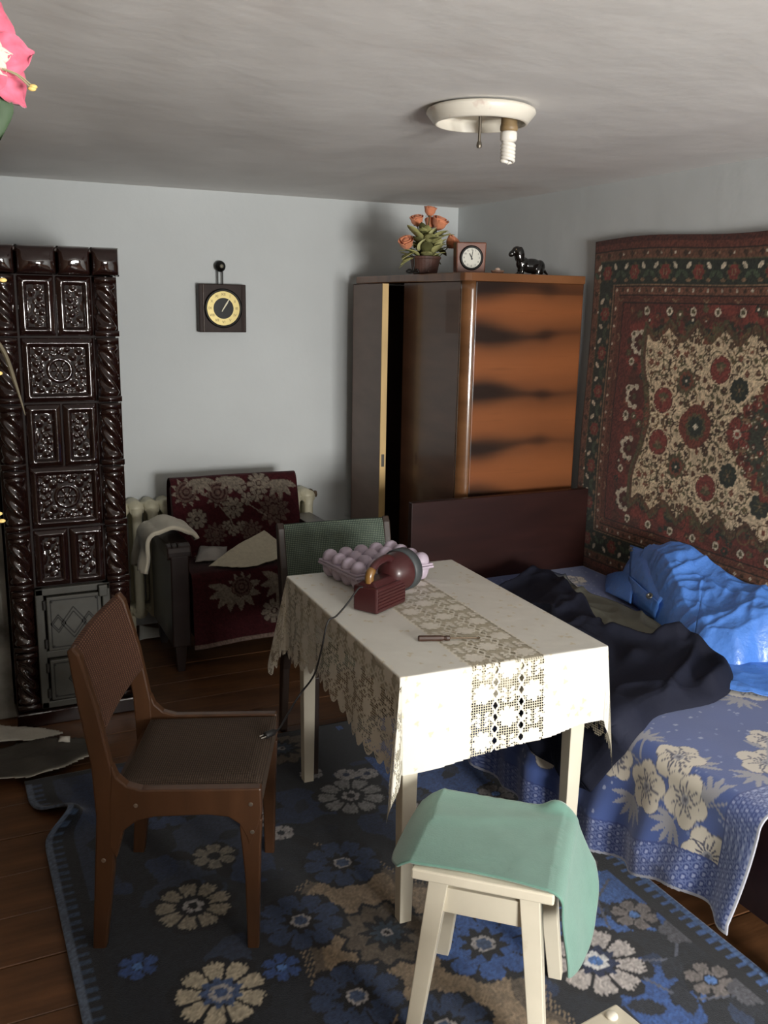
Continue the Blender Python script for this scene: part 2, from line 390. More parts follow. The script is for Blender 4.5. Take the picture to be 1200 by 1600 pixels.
mb = MB(); fx0, fx1, fz0, fz1 = 0.088, 0.363, 0.065, 0.548
mb.box(fx0, fx1, -0.018, 0.012, fz1-0.028, fz1).box(fx0, fx1, -0.018, 0.012, fz0, fz0+0.028).box(fx0, fx0+0.03, -0.018, 0.012, fz0, fz1).box(fx1-0.03, fx1, -0.018, 0.012, fz0, fz1).box(fx0, fx1, -0.012, 0.012, 0.268, 0.296)
mb.build('door_frame', iron, stove, bevel=0.004)
def stove_door(z0, z1, nm, diam):
    x0, x1 = fx0+0.038, fx1-0.036
    d = MB().box(x0, x1, -0.026, 0.0, z0, z1).build(nm, iron, stove, bevel=0.004)
    mb = MB()
    def stroke(pts):
        for (ax, az), (bx, bz) in zip(pts[:-1], pts[1:]):
            L_ = math.hypot(bx-ax, bz-az); nx, nz = -(bz-az)/L_*0.0022, (bx-ax)/L_*0.0022
            mb.prism([(ax+nx, az+nz), (ax-nx, az-nz), (bx-nx, bz-nz), (bx+nx, bz+nz)], -0.0275, -0.0255)
    i = 0.014; stroke([(x0+i, z0+i), (x1-i, z0+i), (x1-i, z1-i), (x0+i, z1-i), (x0+i, z0+i)])
    cz = (z0+z1)/2
    for cx, r in diam:
        for q in (r, r*0.72): stroke([(cx-q*0.75, cz), (cx, cz+q), (cx+q*0.75, cz), (cx, cz-q), (cx-q*0.75, cz)])
    mb.build('door_line', dark_line, d)
    for x in (x0+0.018, x1-0.018):
        for z in (z0+0.018, z1-0.018): MB().lathe([(0.005, -0.029), (0.004, -0.031), (0, -0.032)], (x, 0, z), 'y', 10).build('rivet', dark_line, d)
    for z in (z0+0.03, z1-0.03): MB().lathe([(0.007, -0.018), (0.007, 0.018)], (x0-0.008, -0.022, z), 'z', 10).build('hinge', dark_line, d)
stove_door(0.30, 0.515, 'fire_door', ((0.222, 0.062), (0.165, 0.036), (0.279, 0.036)))
stove_door(0.098, 0.262, 'ash_door', ((0.222, 0.04),))
MB().box(fx1-0.045, fx1-0.012, -0.040, -0.012, 0.50, 0.545).build('door_latch', iron, stove, bevel=0.004)

# ------------------------------------------------------------------ wall clock
brownwood = M('dark_brown_wood', (46, 31, 26), 0.55, noise=(6, 0.2), scale=(8, 8, 1), spec=0.3)
blackm = M('black_metal', (24, 22, 20), 0.4, metal=0.4)
brass = M('pale_brass', (204, 186, 122), 0.35, metal=0.35, noise=(10, 0.08))
wc = thing('wall_clock', 'square dark wooden wall clock with gold numeral ring hung above the armchair', 'clock', (1.30, 4.585, 1.588))
MB().box(-0.118, 0.118, -0.045, 0.0, -0.115, 0.115).build('clock_case', brownwood, wc, bevel=0.004)
MB().box(-0.100, -0.092, -0.049, -0.04, -0.113, 0.113).build('case_bead', M('polished_bead', (70, 55, 48), 0.15, coat=0.8), wc, bevel=0.003)
MB().box(0.094, 0.104, -0.048, -0.04, -0.113, 0.113).build('case_bead', brownwood, wc, bevel=0.003)
MB().lathe([(0.092, -0.045), (0.094, -0.058), (0.084, -0.060), (0.080, -0.052)], ax='y', n=48).build('bezel', blackm, wc, smooth=True)
MB().lathe([(0.082, -0.045), (0.082, -0.055), (0.0, -0.055)], ax='y', n=48).build('dial_ring', brass, wc)
MB().lathe([(0.050, -0.055), (0.050, -0.057), (0.0, -0.057)], ax='y', n=40).build('dial_centre', M('clock_black_centre', (24, 24, 23), 0.12, spec=0.35), wc)
def text(body, size, mat, parent, loc, rot, nm='numeral', ext=0.0006):
    cu = bpy.data.curves.new(nm, 'FONT'); cu.body = body; cu.size = size; cu.extrude = ext; cu.align_x = 'CENTER'; cu.align_y = 'CENTER'
    o = bpy.data.objects.new(nm, cu); COL.objects.link(o); bpy.context.view_layer.update()
    me = bpy.data.meshes.new_from_object(o.evaluated_get(bpy.context.evaluated_depsgraph_get())); bpy.data.objects.remove(o)
    o = link(nm, me, mat, parent); o.location = loc; o.rotation_euler = rot; return o
gold_dark = M('numeral_gold', (128, 108, 58), 0.5)
rom = ['XII', 'I', 'II', 'III', 'IV', 'V', 'VI', 'VII', 'VIII', 'IX', 'X', 'XI']
for k in range(12):
    a = 2*PI*k/12
    text(rom[k], 0.019, gold_dark, wc, (0.066*math.sin(a), -0.0555, 0.066*math.cos(a)), (PI/2, a if False else 0, 0))
def hand(nm, ang, ln, wd, y, mat, parent, tail=0.012):
    s_, c_ = math.sin(ang), math.cos(ang)
    def P(r, w): return (r*s_+w*c_, r*c_-w*s_)
    MB().prism([P(-tail, -wd/2), P(-tail, wd/2), P(ln*0.7, wd*0.8), P(ln, 0), P(ln*0.7, -wd*0.8)], y, y-0.001).build(nm, mat, parent)
cream = M('cream_hand', (232, 226, 196), 0.4)
hand('hour_hand', math.radians(33), 0.046, 0.005, -0.059, cream, wc); hand('minute_hand', math.radians(32), 0.058, 0.0035, -0.061, cream, wc, 0.018)
MB().box(-0.016, -0.010, -0.012, -0.006, 0.115, 0.195).box(0.008, 0.014, -0.012, -0.006, 0.115, 0.195).build('hanging_strap', blackm, wc)
MB().lathe([(0.024, 0.0), (0.027, -0.012), (0.022, -0.022), (0.010, -0.026), (0.009, -0.030), (0.0, -0.031)], (0.0, 0, 0.200), 'y', 24).build('wall_hook', blackm, wc, smooth=True)
MB().lathe([(0.010, -0.026), (0.009, -0.033), (0, -0.034)], (0.002, 0, 0.200), 'y', 16).build('hook_boss', M('grey_boss', (150, 145, 130), 0.4, metal=0.5), wc, smooth=True)

# ------------------------------------------------------------------ wardrobe in the corner
wd = thing('wardrobe', 'walnut veneered wardrobe with one door ajar standing in the corner', 'wardrobe', (2.0, 3.4, 0))
wal = M('brown_veneer', (92, 62, 46), 0.33, noise=(3, 0.22), scale=(1, 1, 5), coat=0.25)
wal_in = M('wardrobe_inside', (70, 48, 36), 0.7, noise=(5, 0.2))
WW, WD, WH = 0.59, 1.09, 1.757
MB().box(0.02, WW, 0.025, WD, 0.04, 0.07).box(WW-0.02, WW, 0.02, WD, 0.05, 1.72).box(-0.028, WW, WD-0.013, WD, 0.05, 1.72).box(0.02, WW-0.02, 0.56, 0.58, 0.05, 1.72).build('carcass', wal_in, wd)
# flame figured side panel
cv = Canvas(0.045, WW, 0.05, 1.722, 0.005, (150, 86, 44))
Xg, Zg = cv.U, cv.V; xn = (Xg-0.045)/(WW-0.045)
g = fbm(Xg*2.2, Zg*14, 5); fine = fbm(Xg*6, Zg*160, 9)
dk = np.zeros_like(Xg)
for zk, am, ph in ((1.70, 0.9, 0), (1.505, 1.0, 0.3), (1.255, 1.0, 0.1), (1.035, 0.85, 0.5), (0.80, 0.8, 0.2), (0.56, 0.9, 0), (0.32, 0.8, 0.2), (0.12, 0.9, 0)):
    zc = zk+0.012*np.sin(xn*5+ph*9)+0.02*(g-0.5)
    wdt = 0.013+0.032*np.exp(-((xn-0.10)/0.30)**2)+0.010*np.exp(-((xn-0.66)/0.09)**2)
    dk = np.maximum(dk, am*np.exp(-((Zg-zc)/wdt)**2)*(0.12+0.80*np.exp(-((xn-0.05)/0.42)**2)+0.30*np.exp(-((xn-0.66)/0.10)**2))+0.32*am*np.exp(-((Zg-zc)/0.07)**2))
dk = np.clip(dk+0.16*(g-0.5)+0.30*(fine-0.5), 0, 1)[..., None]
cv.C = np.array((138, 82, 47))*(1-dk)+np.array((38, 25, 20))*dk
cv.C *= (0.88+0.24*fine)[..., None]
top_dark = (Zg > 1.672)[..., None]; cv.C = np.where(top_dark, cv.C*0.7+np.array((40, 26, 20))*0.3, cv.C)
gridmesh('side_panel', st(Xg, 0.0, Zg), cv.C, M('flame_veneer', attr=True, rough=0.3, coat=0.3, bump=(40, 0.03)), wd, smooth=False, solid=0.012)
R = []
for z in np.linspace(0.05, 1.722, 50):
    R.append([(0.047-0.047*math.cos(a), 0.047-0.047*math.sin(a)-0.004, z) for a in np.linspace(0, PI/2, 9)]+[(0.05, 0.05, z)])
cvc = [fbm(np.array(1.0), np.array(z*7.0), 12) for z in np.linspace(0.05, 1.722, 50)]
MB().rings(R).build('rounded_corner', M('corner_veneer', (112, 76, 48), 0.2, noise=(2.2, 0.5), scale=(0.5, 0.5, 2.4), coat=0.7), wd, smooth=True)
MB().box(0.0, 0.014, 0.048, 0.565, 0.06, 1.72).build('closed_door', wal, wd, bevel=0.002)
dr = bpy.data.objects.new('open_door', MB().box(-0.030, 0.0, -0.50, 0.0, 0.06, 1.715).mesh('open_door')); COL.objects.link(dr); dr.parent = wd
dr.data.materials.append(M('matt_door_veneer', (122, 98, 86), 0.5, noise=(3, 0.15), scale=(1, 1, 5)))
dr.location = (0.0, 1.075, 0); dr.rotation_euler = (0, 0, -math.radians(8.5))
MB().box(-0.0295, -0.0005, -0.508, -0.500, 0.06, 1.715).build('door_edge', M('raw_pine_edge', (206, 172, 112), 0.55, noise=(6, 0.15), scale=(4, 4, 0.6)), dr)
MB().box(-0.022, -0.008, -0.5095, -0.505, 0.86, 0.92).build('lock_plate', M('lock_steel', (60, 56, 50), 0.4, metal=0.7), dr)
pol = [(-0.012, WD), (-0.012, 0.03), (-0.006, 0.004), (0.02, -0.012), (WW+0.004, -0.012), (WW+0.004, WD)]
MB().prism(pol, 1.722, 1.757, 'z').build('top_board', M('top_veneer', (120, 78, 48), 0.3, noise=(3, 0.3), scale=(1, 4, 1), coat=0.3), wd, bevel=0.004)
MB().box(0.03, WW-0.02, 0.03, WD-0.02, 0.0, 0.05).build('plinth', wal_in, wd)

# ------------------------------------------------------------------ hanging carpet on the right wall
CW, CH = 2.30, 1.43
cv = Canvas(0, CW, 0, CH, 0.0049, (104, 46, 36)); rnd = random.Random(3)
RED, RUST, DGRN, OLV, CRM, BRN, TAN, WHT, DRED, BLK = (134, 50, 44), (126, 64, 46), (42, 50, 44), (88, 80, 54), (214, 186, 148), (70, 46, 34), (136, 102, 74), (208, 192, 166), (84, 36, 30), (34, 28, 24)
cx_, cy_ = CW/2, CH/2
SB = 0.045
e = np.minimum(np.minimum(cv.U, CW-cv.U)+SB, np.minimum(cv.V, CH-cv.V))
def band(a, b, c): cv.fill((e >= a) & (e < b), c)
band(0, 0.022, DRED); band(0.022, 0.045, (110, 50, 40)); band(0.045, 0.088, (116, 70, 52)); band(0.088, 0.092, OLV); band(0.092, 0.182, DGRN)
band(0.182, 0.190, TAN); band(0.190, 0.222, (122, 72, 54)); band(0.222, 0.254, (104, 50, 38)); band(0.254, 2, (110, 44, 38))
for a in (0.045, 0.19, 0.222, 0.254): band(a, a+0.004, BLK)
def border(off, step, fn):
    ox = max(off-SB, 0.01); n = int((CW-2*ox)/step); s_ = (CW-2*ox)/n
    for k in range(n+1):
        fn(ox+k*s_, off, 0); fn(ox+k*s_, CH-off, PI)
    n = int((CH-2*off)/step); s_ = (CH-2*off)/n
    for k in range(1, n):
        fn(ox, off+k*s_, -PI/2); fn(CW-ox, off+k*s_, PI/2)
def b_small(x, y, r):
    cv.flower(x, y, 0.013, 4, BRN); cv.disc(x+0.02, y, 0.005, WHT if rnd.random() < 0.5 else TAN)
border(0.067, 0.075, b_small); border(0.206, 0.072, lambda x, y, r: (cv.disc(x, y, 0.006, WHT), cv.disc(x+0.034*math.cos(r), y+0.034*math.sin(r), 0.008, BRN)))
def b_big(x, y, r):
    tx, ty = math.cos(r), math.sin(r); nx, ny = -ty, tx
    cv.petals(x, y, 0.038, 8, OLV); cv.flower(x, y, 0.030, 6, RED, dip=0.3); cv.flower(x, y, 0.014, 5, TAN); cv.disc(x, y, 0.006, RED)
    for q in (-1, 1):
        cv.leaf(x+tx*0.052*q-nx*0.024, y+ty*0.052*q-ny*0.024, 0.016, 0.009, r+q*0.8, WHT)
        cv.leaf(x+tx*0.070*q+nx*0.008, y+ty*0.070*q+ny*0.008, 0.022, 0.010, r-q*0.7, (66, 82, 62)); cv.leaf(x+tx*0.05*q+nx*0.03, y+ty*0.05*q+ny*0.03, 0.014, 0.007, r, TAN)
border(0.137, 0.165, b_big)
border(0.238, 0.155, lambda x, y, r: cv.line([(x-0.016*math.cos(r), y-0.016*math.sin(r)), (x-0.012*math.sin(r), y+0.012*math.cos(r)), (x+0.016*math.cos(r), y+0.016*math.sin(r))], 0.006, TAN))
# red field with florets
fld = (cv.U > 0.258) & (cv.U < CW-0.258) & (cv.V > 0.258) & (cv.V < CH-0.258)
mott = vnoise(cv.U/0.035, cv.V/0.035, 5); cv.fill(fld & (mott > 0.62), (134, 50, 43)); cv.fill(fld & (mott < 0.30), (92, 44, 34))
for k in range(520):
    x, y = rnd.uniform(0.27, CW-0.27), rnd.uniform(0.27, CH-0.27)
    c = rnd.choice([DGRN, OLV, BRN, RUST, DGRN, BRN]); cv.flower(x, y, rnd.uniform(0.012, 0.021), rnd.choice((4, 5, 6)), c, rnd.random())
    if rnd.random() < 0.7: cv.disc(x, y, 0.0055, rnd.choice([TAN, WHT, RED]))
def mir(fn, x, y):
    for sx in (1, -1):
        for sy in (1, -1): fn(x if sx > 0 else CW-x, y if sy > 0 else CH-y, sx, sy)
def w_ring(x, y, sx, sy): cv.flower(x, y, 0.019, 6, BRN); cv.ring(x, y, 0.016, 0.009, WHT); cv.disc(x, y, 0.008, OLV)
for k in range(7): mir(w_ring, 0.36+0.125*k, 0.285)
for k in range(4): mir(w_ring, 0.295, 0.38+0.11*k)
def w_big(x, y, sx, sy):
    cv.flower(x, y, 0.054, 9, WHT, dip=0.28); cv.flower(x, y, 0.036, 7, DRED, dip=0.3, ser=0.05); cv.disc(x, y, 0.012, OLV)
    cv.fill((np.hypot(cv.U-x, cv.V-y) < 0.06) & ((cv.U-x)*sx > 0.022) , (94, 40, 34))
for zz in (1.489, 1.268, 1.052, 0.833):
    for sx in (1, -1): w_big(0.335 if sx > 0 else CW-0.335, zz-0.47, sx, 1)
for k in range(9):
    mir(lambda x, y, sx, sy: (cv.flower(x, y, 0.030, 7, DGRN, dip=0.35), cv.flower(x, y, 0.016, 5, OLV)), 0.45+0.15*k, 0.345 if k % 2 else 0.365)
# cream field with a zigzag edge
zz = np.abs(((cv.U-0.42)/0.145) % 1.0*2-1)                       # 0..1
hb = 0.335+0.058*np.clip(zz*1.15, 0, 1)+0.0*cv.U
inner = np.abs(cv.V-cy_) < (cy_-hb-0.012)
lft = 0.405+0.02*np.cos((cv.V-cy_)*14)+0.03*np.clip((np.abs(cv.V-cy_)-0.20)/0.15, -0.4, 1)*-1
side = np.minimum(cv.U, CW-cv.U)
cv.fill((np.abs(cv.V-cy_) < cy_-hb+0.024) & (side > lft-0.03), OLV); cv.fill((np.abs(cv.V-cy_) < cy_-hb+0.010) & (side > lft-0.014), (96, 62, 44))
cream_m = inner & (side > lft); cv.fill(cream_m, CRM)
ch = cv.win(cx_, cy_, 2)
pts = []
for k in range(9000):
    x, y = rnd.uniform(0.40, cx_), rnd.uniform(cy_, CH-0.34)
    if all((x-a)**2+(y-b)**2 > 0.034**2 for a, b in pts): pts.append((x, y))
save = cv.C.copy()
for x, y in pts:     # winding stems between small florets, mirrored to all four quarters
    a = rnd.uniform(0, 2*PI); r = rnd.uniform(0.018, 0.034); cc = rnd.choice([OLV, (110, 80, 50), BRN])
    arc = [(x+r*math.cos(a+t_), y+r*math.sin(a+t_)) for t_ in np.linspace(0, rnd.uniform(2, 4), 9)]
    sz = rnd.uniform(0.009, 0.0165); nn = rnd.choice((3, 4, 5)); rr = rnd.random()*6; kc = rnd.choice([(96, 58, 40), BRN, (92, 84, 52), RUST, (84, 62, 44)])
    for sx in (1, -1):
        for sy in (1, -1):
            g_ = lambda p: (p[0] if sx > 0 else CW-p[0], p[1] if sy > 0 else CH-p[1])
            cv.line([g_(p) for p in arc], 0.0055, cc); q = g_((x, y))
            cv.flower(q[0], q[1], sz, nn, kc, rr*sx*sy, dip=0.55); 
            if sz > 0.013: cv.disc(q[0], q[1], 0.004, TAN)
def palm(x, y, sx, sy): cv.flower(x, y, 0.060, 9, CRM, dip=0.1); cv.flower(x, y, 0.052, 11, RED, dip=0.16, ser=0.03); cv.leaf(x, y+0.016*sy, 0.030, 0.012, 0.0, OLV); cv.star(x, y, 0.018, 4, TAN, dip=0.7); cv.ring(x, y, 0.052, 0.049, DRED)
def gros(x, y, sx, sy): cv.flower(x, y, 0.056, 9, CRM, dip=0.1); cv.flower(x, y, 0.047, 8, DGRN, dip=0.2); cv.petals(x, y, 0.026, 6, OLV); cv.disc(x, y, 0.006, TAN)
def oliv(x, y, sx, sy): cv.flower(x, y, 0.050, 10, OLV, dip=0.25); cv.flower(x, y, 0.038, 9, RUST, dip=0.35); cv.flower(x, y, 0.026, 8, DGRN, dip=0.4); cv.disc(x, y, 0.006, WHT)
mir(oliv, 0.610, 0.884); mir(palm, 0.78, 0.938); mir(gros, 0.885, 0.872); mir(gros, 1.05, 0.955); mir(palm, 0.50, 0.80)
for x in (0.685, CW-0.685):
    cv.flower(x, cy_, 0.085, 4, (120, 52, 40), dip=0.12, ser=0.015, sn=7); cv.flower(x+0.004, cy_, 0.055, 10, OLV, dip=0.3); cv.flower(x+0.004, cy_, 0.042, 9, DGRN, dip=0.3); cv.flower(x+0.004, cy_, 0.014, 4, WHT)
# central medallion
ax = np.abs(cv.U-cx_); ay = np.abs(cv.V-cy_)
md = (ax/0.31)**1.3+(ay/0.27)**1.05; wob = 0.05*np.sin(np.arctan2(ay, ax)*26)
cv.fill(md+wob < 1.0, (120, 48, 38)); cv.fill(md+wob < 0.88, (140, 96, 66)); cv.fill(md+wob*0.6 < 0.84, (56, 60, 50))
for k in range(90):
    a = rnd.uniform(0, PI/2); q = rnd.random()**0.5*0.75; x, y = 0.36*q*math.cos(a), 0.26*q*math.sin(a)
    c = rnd.choice([RED, OLV, (80, 84, 68), TAN, DRED])
    for sx in (1, -1):
        for sy in (1, -1): cv.flower(cx_+sx*x, cy_+sy*y, 0.012, 5, c); cv.disc(cx_+sx*x, cy_+sy*y, 0.004, WHT if k % 2 else DRED)
for x in (cx_-0.245, cx_+0.245): cv.petals(x, cy_, 0.055, 8, RED, wid=0.2); cv.flower(x, cy_, 0.026, 6, (150, 60, 52)); cv.ring(x, cy_, 0.018, 0.010, WHT)
cv.flower(cx_, cy_, 0.10, 12, RED, dip=0.2); cv.flower(cx_, cy_, 0.06, 8, CRM, dip=0.3); cv.flower(cx_, cy_, 0.035, 6, DGRN)
cv.grain(0.30, 0.0048); gy = cv.C.mean(-1, keepdims=True); cv.C = (gy+(cv.C-gy)*0.76)*0.95+np.array((2, 1, -3)); cv.C = np.clip(cv.C, 0, 255)
wav = 0.004*np.sin(cv.U*9+2)+0.006*(fbm(cv.U*3, cv.V*2, 8)-0.5)
topsag = 0.010*np.sin(cv.U*5.5)*smooth(1.1, CH, cv.V)
P = st(2.614+wav, 3.365-cv.U+0.012*np.sin(cv.V*4), 0.47+cv.V+topsag)
pile = M('carpet_pile', attr=True, rough=0.95, sheen=0.25, bump=(420, 0.5, 0.003), spec=0.1)
carpet = gridmesh('wall_carpet', P, cv.C, pile, smooth=True, solid=0.012)
tag(carpet, 'red and cream oriental carpet with medallion hung on the wall above the bed', 'carpet')

# ------------------------------------------------------------------ rug on the floor
RX0, RX1, RY0, RY1 = 0.19, 1.75, 0.55, 3.12
cv = Canvas(RX0, RX1, RY0, RY1, 0.0058, (34, 38, 46)); rnd = random.Random(11)
NV, BK, BL, LB, SK, GR, LG, TN, DT, IV = (44, 58, 88), (26, 27, 32), (60, 94, 158), (92, 134, 200), (74, 92, 124), (112, 110, 114), (176, 170, 168), (150, 130, 106), (104, 92, 78), (196, 186, 166)
n1 = fbm(cv.U*4.2, cv.V*4.2, 21, 3); n2 = fbm(cv.U*7, cv.V*7, 31, 2)
cv.fill(n1 > 0.56, NV); cv.fill((n1 > 0.50) & (cv.U > 1.30) & (n2 > 0.38), BL); cv.fill((n1 < 0.46) & (cv.U > 1.35) & (n2 > 0.52), (70, 108, 176)); cv.fill((n2 > 0.66) & (cv.U < 0.8), (50, 60, 82))  # left blues darker, right ones bright: uneven window light put into the colours
tanf = ((cv.U-0.97)/0.26)**2+((cv.V-1.72)/0.62)**2+0.9*(n2-0.5)
cv.fill(tanf < 0.80, DT); cv.fill(tanf < 0.66, TN)
hatch = ((cv.U*1.0+cv.V*0.6)/0.011) % 1 < 0.35
cv.fill((tanf < 0.95) & (tanf >= 0.8) & hatch, TN)
for k in range(70):     # dark leaves
    x, y = rnd.uniform(RX0+0.1, RX1-0.1), rnd.uniform(RY0+0.1, RY1-0.1)
    if ((x-0.97)/0.3)**2+((y-1.72)/0.6)**2 < 1: continue
    cv.leaf(x, y, rnd.uniform(0.04, 0.06), 0.024, rnd.uniform(0, PI), rnd.choice([BK, (36, 44, 62), (52, 66, 96), (30, 36, 48)]))
def fl_blue(x, y, R=0.125, c=(56, 84, 138), c2=BK):
    cv.flower(x, y, R*1.08, 9, BK, dip=0.22, ser=0.02); cv.petals(x, y, R, 9, c, 0.2, 0.30, 0.205, 0.06); cv.star(x, y, R*0.52, 9, c2, 0.2, 0.45); cv.flower(x, y, R*0.24, 6, LG, dip=0.2); cv.flower(x, y, R*0.17, 6, SK, dip=0.2)
def fl_ivory(x, y, R=0.105, c=IV, c2=(60, 84, 128), c3=IV):
    cv.flower(x, y, R*1.15, 9, BK, dip=0.25); cv.petals(x, y, R, 9, c, 0.1, 0.40, 0.195, 0.16); cv.star(x, y, R*0.5, 9, c2, 0.1, 0.35); cv.flower(x, y, R*0.28, 6, c3, 0.0, 0.35); cv.disc(x, y, R*0.14, c2)
def fl_tan(x, y, R=0.125):
    cv.star(x, y, R*1.12, 12, BK, 0.1, 0.2); cv.star(x, y, R, 12, DT, 0.1, 0.22); cv.star(x, y, R*0.64, 10, BK, 0.3, 0.45); cv.star(x, y, R*0.38, 10, (54, 70, 86), 0.3, 0.4); cv.disc(x, y, R*0.12, LG); cv.disc(x, y, R*0.06, BK)
def fl_small(x, y, R=0.055, c=GR, c2=BL):
    cv.flower(x, y, R*1.15, 6, BK, dip=0.3); cv.petals(x, y, R, 6, c, 0.3, 0.25, 0.27, 0.08); cv.disc(x, y, R*0.30, BK); cv.disc(x, y, R*0.24, c2)
def fl_wee(x, y, R=0.04): cv.petals(x, y, R, 5, LG, 0.4, 0.30, 0.40)
for x, y in ((0.972, 2.247), (0.767, 2.048), (0.792, 1.735), (0.935, 1.56), (1.30, 2.45), (0.55, 2.75), (1.20, 1.05), (0.62, 1.25)): fl_blue(x, y, 0.115, (50, 66, 98))
fl_blue(1.164, 1.77, 0.135, (62, 96, 160))
fl_ivory(0.523, 2.228, 0.105, (158, 148, 130), BK, LG); fl_ivory(0.501, 1.878, 0.112, (196, 184, 160), (74, 96, 136), LG); fl_ivory(1.389, 1.598, 0.125, (198, 190, 186), (40, 52, 84), (236, 236, 236))
cv.disc(1.389, 1.598, 0.018, LB)
fl_ivory(1.147, 2.586, 0.115, (150, 148, 146), BK, LG); fl_ivory(1.35, 1.16, 0.12, (190, 184, 180), (40, 52, 84), LG); fl_ivory(0.36, 1.3, 0.11, (150, 140, 124), BK, LG)
fl_tan(0.957, 1.912); fl_tan(0.90, 1.22); fl_tan(1.05, 3.0)
for x, y in ((1.082, 2.78), (1.188, 2.724), (1.259, 2.702), (0.81, 2.564), (0.86, 2.47)): fl_wee(x, y)
fl_small(0.638, 2.431, 0.065, (140, 132, 118), BK); fl_small(0.81, 2.60, 0.055, LG, BK)
for x, y in ((1.601, 1.703), (1.605, 1.426), (1.62, 1.98), (1.52, 1.95), (1.55, 1.2), (1.6, 2.4), (1.45, 2.3)): fl_small(x, y, 0.062, (130, 122, 120), LB)
for x, y in ((1.281, 1.944), (0.661, 1.901), (0.34, 2.05), (0.33, 1.75), (1.50, 1.78), (1.38, 2.02)): fl_small(x, y, 0.05, (58, 84, 138), LB)
for pth in ([(1.62, 1.36), (1.50, 1.40), (1.46, 1.50)], [(1.66, 1.60), (1.58, 1.52), (1.50, 1.55)], [(1.64, 1.86), (1.55, 1.80), (1.50, 1.68)]): cv.line(pth, 0.008, (96, 100, 116))
for x, y, a in ((1.55, 1.50, 0.6), (1.62, 1.32, 2.0), (1.50, 1.40, 1.2), (1.48, 1.30, 0.2), (1.68, 1.52, 2.4), (1.40, 1.42, 2.6)): cv.leaf(x, y, 0.05, 0.026, a, (40, 44, 54))
for x, y in ((1.66, 1.60), (1.66, 1.36)): cv.flower(x, y, 0.05, 5, (96, 96, 104), dip=0.3)
# whipped side borders
d_ = np.minimum(cv.U-RX0, RX1-cv.U); teeth = ((cv.V/0.034) % 1) < 0.42
cv.fill(d_ < 0.085, (34, 36, 42)); cv.fill((d_ < 0.052) & teeth, (72, 108, 170)); cv.fill((d_ < 0.020), (92, 128, 184)); cv.fill((d_ < 0.020) & (((cv.V/0.009) % 1) < 0.35), (70, 98, 150))
dl = cv.U-RX0; cv.fill((dl < 0.052) & (dl >= 0.020) & teeth, (60, 78, 104)); cv.fill(dl < 0.020, (96, 108, 128))  # left border dulled, the dim side's shade painted in
dv = RY1-cv.V; cv.fill(dv < 0.03, (34, 36, 42))
cv.grain(0.22, 0.005); cv.C *= 0.88
fold = np.exp(-((cv.V-2.82)/0.065)**2)*np.exp(-((cv.U-RX0)/0.10)**2)
P = st(cv.U+0.085*fold-0.02*smooth(2.86, 3.0, cv.V)*np.exp(-((cv.U-RX0)/0.2)**2), cv.V, 0.010+0.045*fold+0.004*fbm(cv.U*3, cv.V*3, 2))
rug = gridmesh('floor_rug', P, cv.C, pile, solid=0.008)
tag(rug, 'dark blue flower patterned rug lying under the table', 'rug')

# ------------------------------------------------------------------ bed
maho = M('mahogany', (42, 20, 17), 0.4, noise=(4, 0.25), scale=(1, 6, 6), spec=0.35)
bed = thing('bed', 'single bed with plain dark mahogany headboard under the carpet', 'bed', (1.70, 1.32, 0))
BW, BL_ = 0.90, 1.98
MB().box(0.012, BW, BL_-0.02, BL_+0.012, 0.12, 0.834).build('headboard', maho, bed, bevel=0.003)
MB().box(0.04, BW-0.02, 0.0, 0.035, 0.14, 0.46).build('footboard', maho, bed, bevel=0.003)
for x in (0.03, BW-0.03): MB().box(x, x+0.022, 0.036, BL_-0.02, 0.16, 0.445).build('side_rail', maho, bed, bevel=0.002)
for x in (0.04, BW-0.075):
    for y in (0.0, BL_-0.03): MB().box(x, x+0.055, y, y+0.045, 0.0, 0.30).build('leg', maho, bed, bevel=0.003)
MB().box(0.054, BW-0.032, 0.10, BL_-0.025, 0.30, 0.462).build('mattress', M('ticking', (190, 182, 165), 0.9, noise=(12, 0.05)), bed, bevel=0.03, seg=3)
# bedspread: (s,t) with s measured across the bed from its near edge, negative = hanging
SE = 1.695
def bed_surf(s, t, off=0.0):
    s = np.asarray(s, float); t = np.asarray(t, float)
    r = 0.045; a = np.clip(-s/r, 0, PI/2); dz = np.clip(-s-r*PI/2, 0, None)
    und = 0.007*(fbm(s*4+3, t*4, 5)-0.5)*smooth(-0.02, 0.1, s)
    f = np.clip(dz/0.22, 0, 1)
    fold = f*(0.016*np.sin(t*21+1.0+dz*2)+0.012*np.sin(t*39+0.4)-0.012)-0.035*f*f
    x = SE+np.clip(s, 0, None)-(r+off)*np.sin(a)+fold
    z = 0.475+und-r+(r+off)*np.cos(a)-dz
    x = np.where(s >= 0, x, x); z = np.where(s >= 0, 0.475+und+off, z)
    return st(x, t, z)
cv = Canvas(-0.46, 0.90, 1.37, 3.29, 0.05, (68, 88, 148)); rnd = random.Random(5)
cv.u = np.concatenate([np.linspace(-0.46, -0.16, 125, endpoint=False), np.linspace(-0.16, 0.90, 172)]); cv.v = np.concatenate([np.linspace(1.37, 2.22, 327, endpoint=False), np.linspace(2.22, 3.29, 144)])
cv.U, cv.V = np.meshgrid(cv.u, cv.v); cv.C = np.empty(cv.U.shape+(3,)); cv.hole = None
cv.C[:] = np.array((70, 90, 148))*(0.93+0.14*fbm(cv.U*5, cv.V*5, 3))[..., None]
for k in range(900): cv.disc(rnd.uniform(-0.3, 0.88), rnd.uniform(1.4, 3.27), rnd.uniform(0.003, 0.006), rnd.choice([(150, 160, 190), (110, 128, 176)]))
FC, FC2, FD = (206, 198, 184), (150, 150, 158), (88, 88, 104)
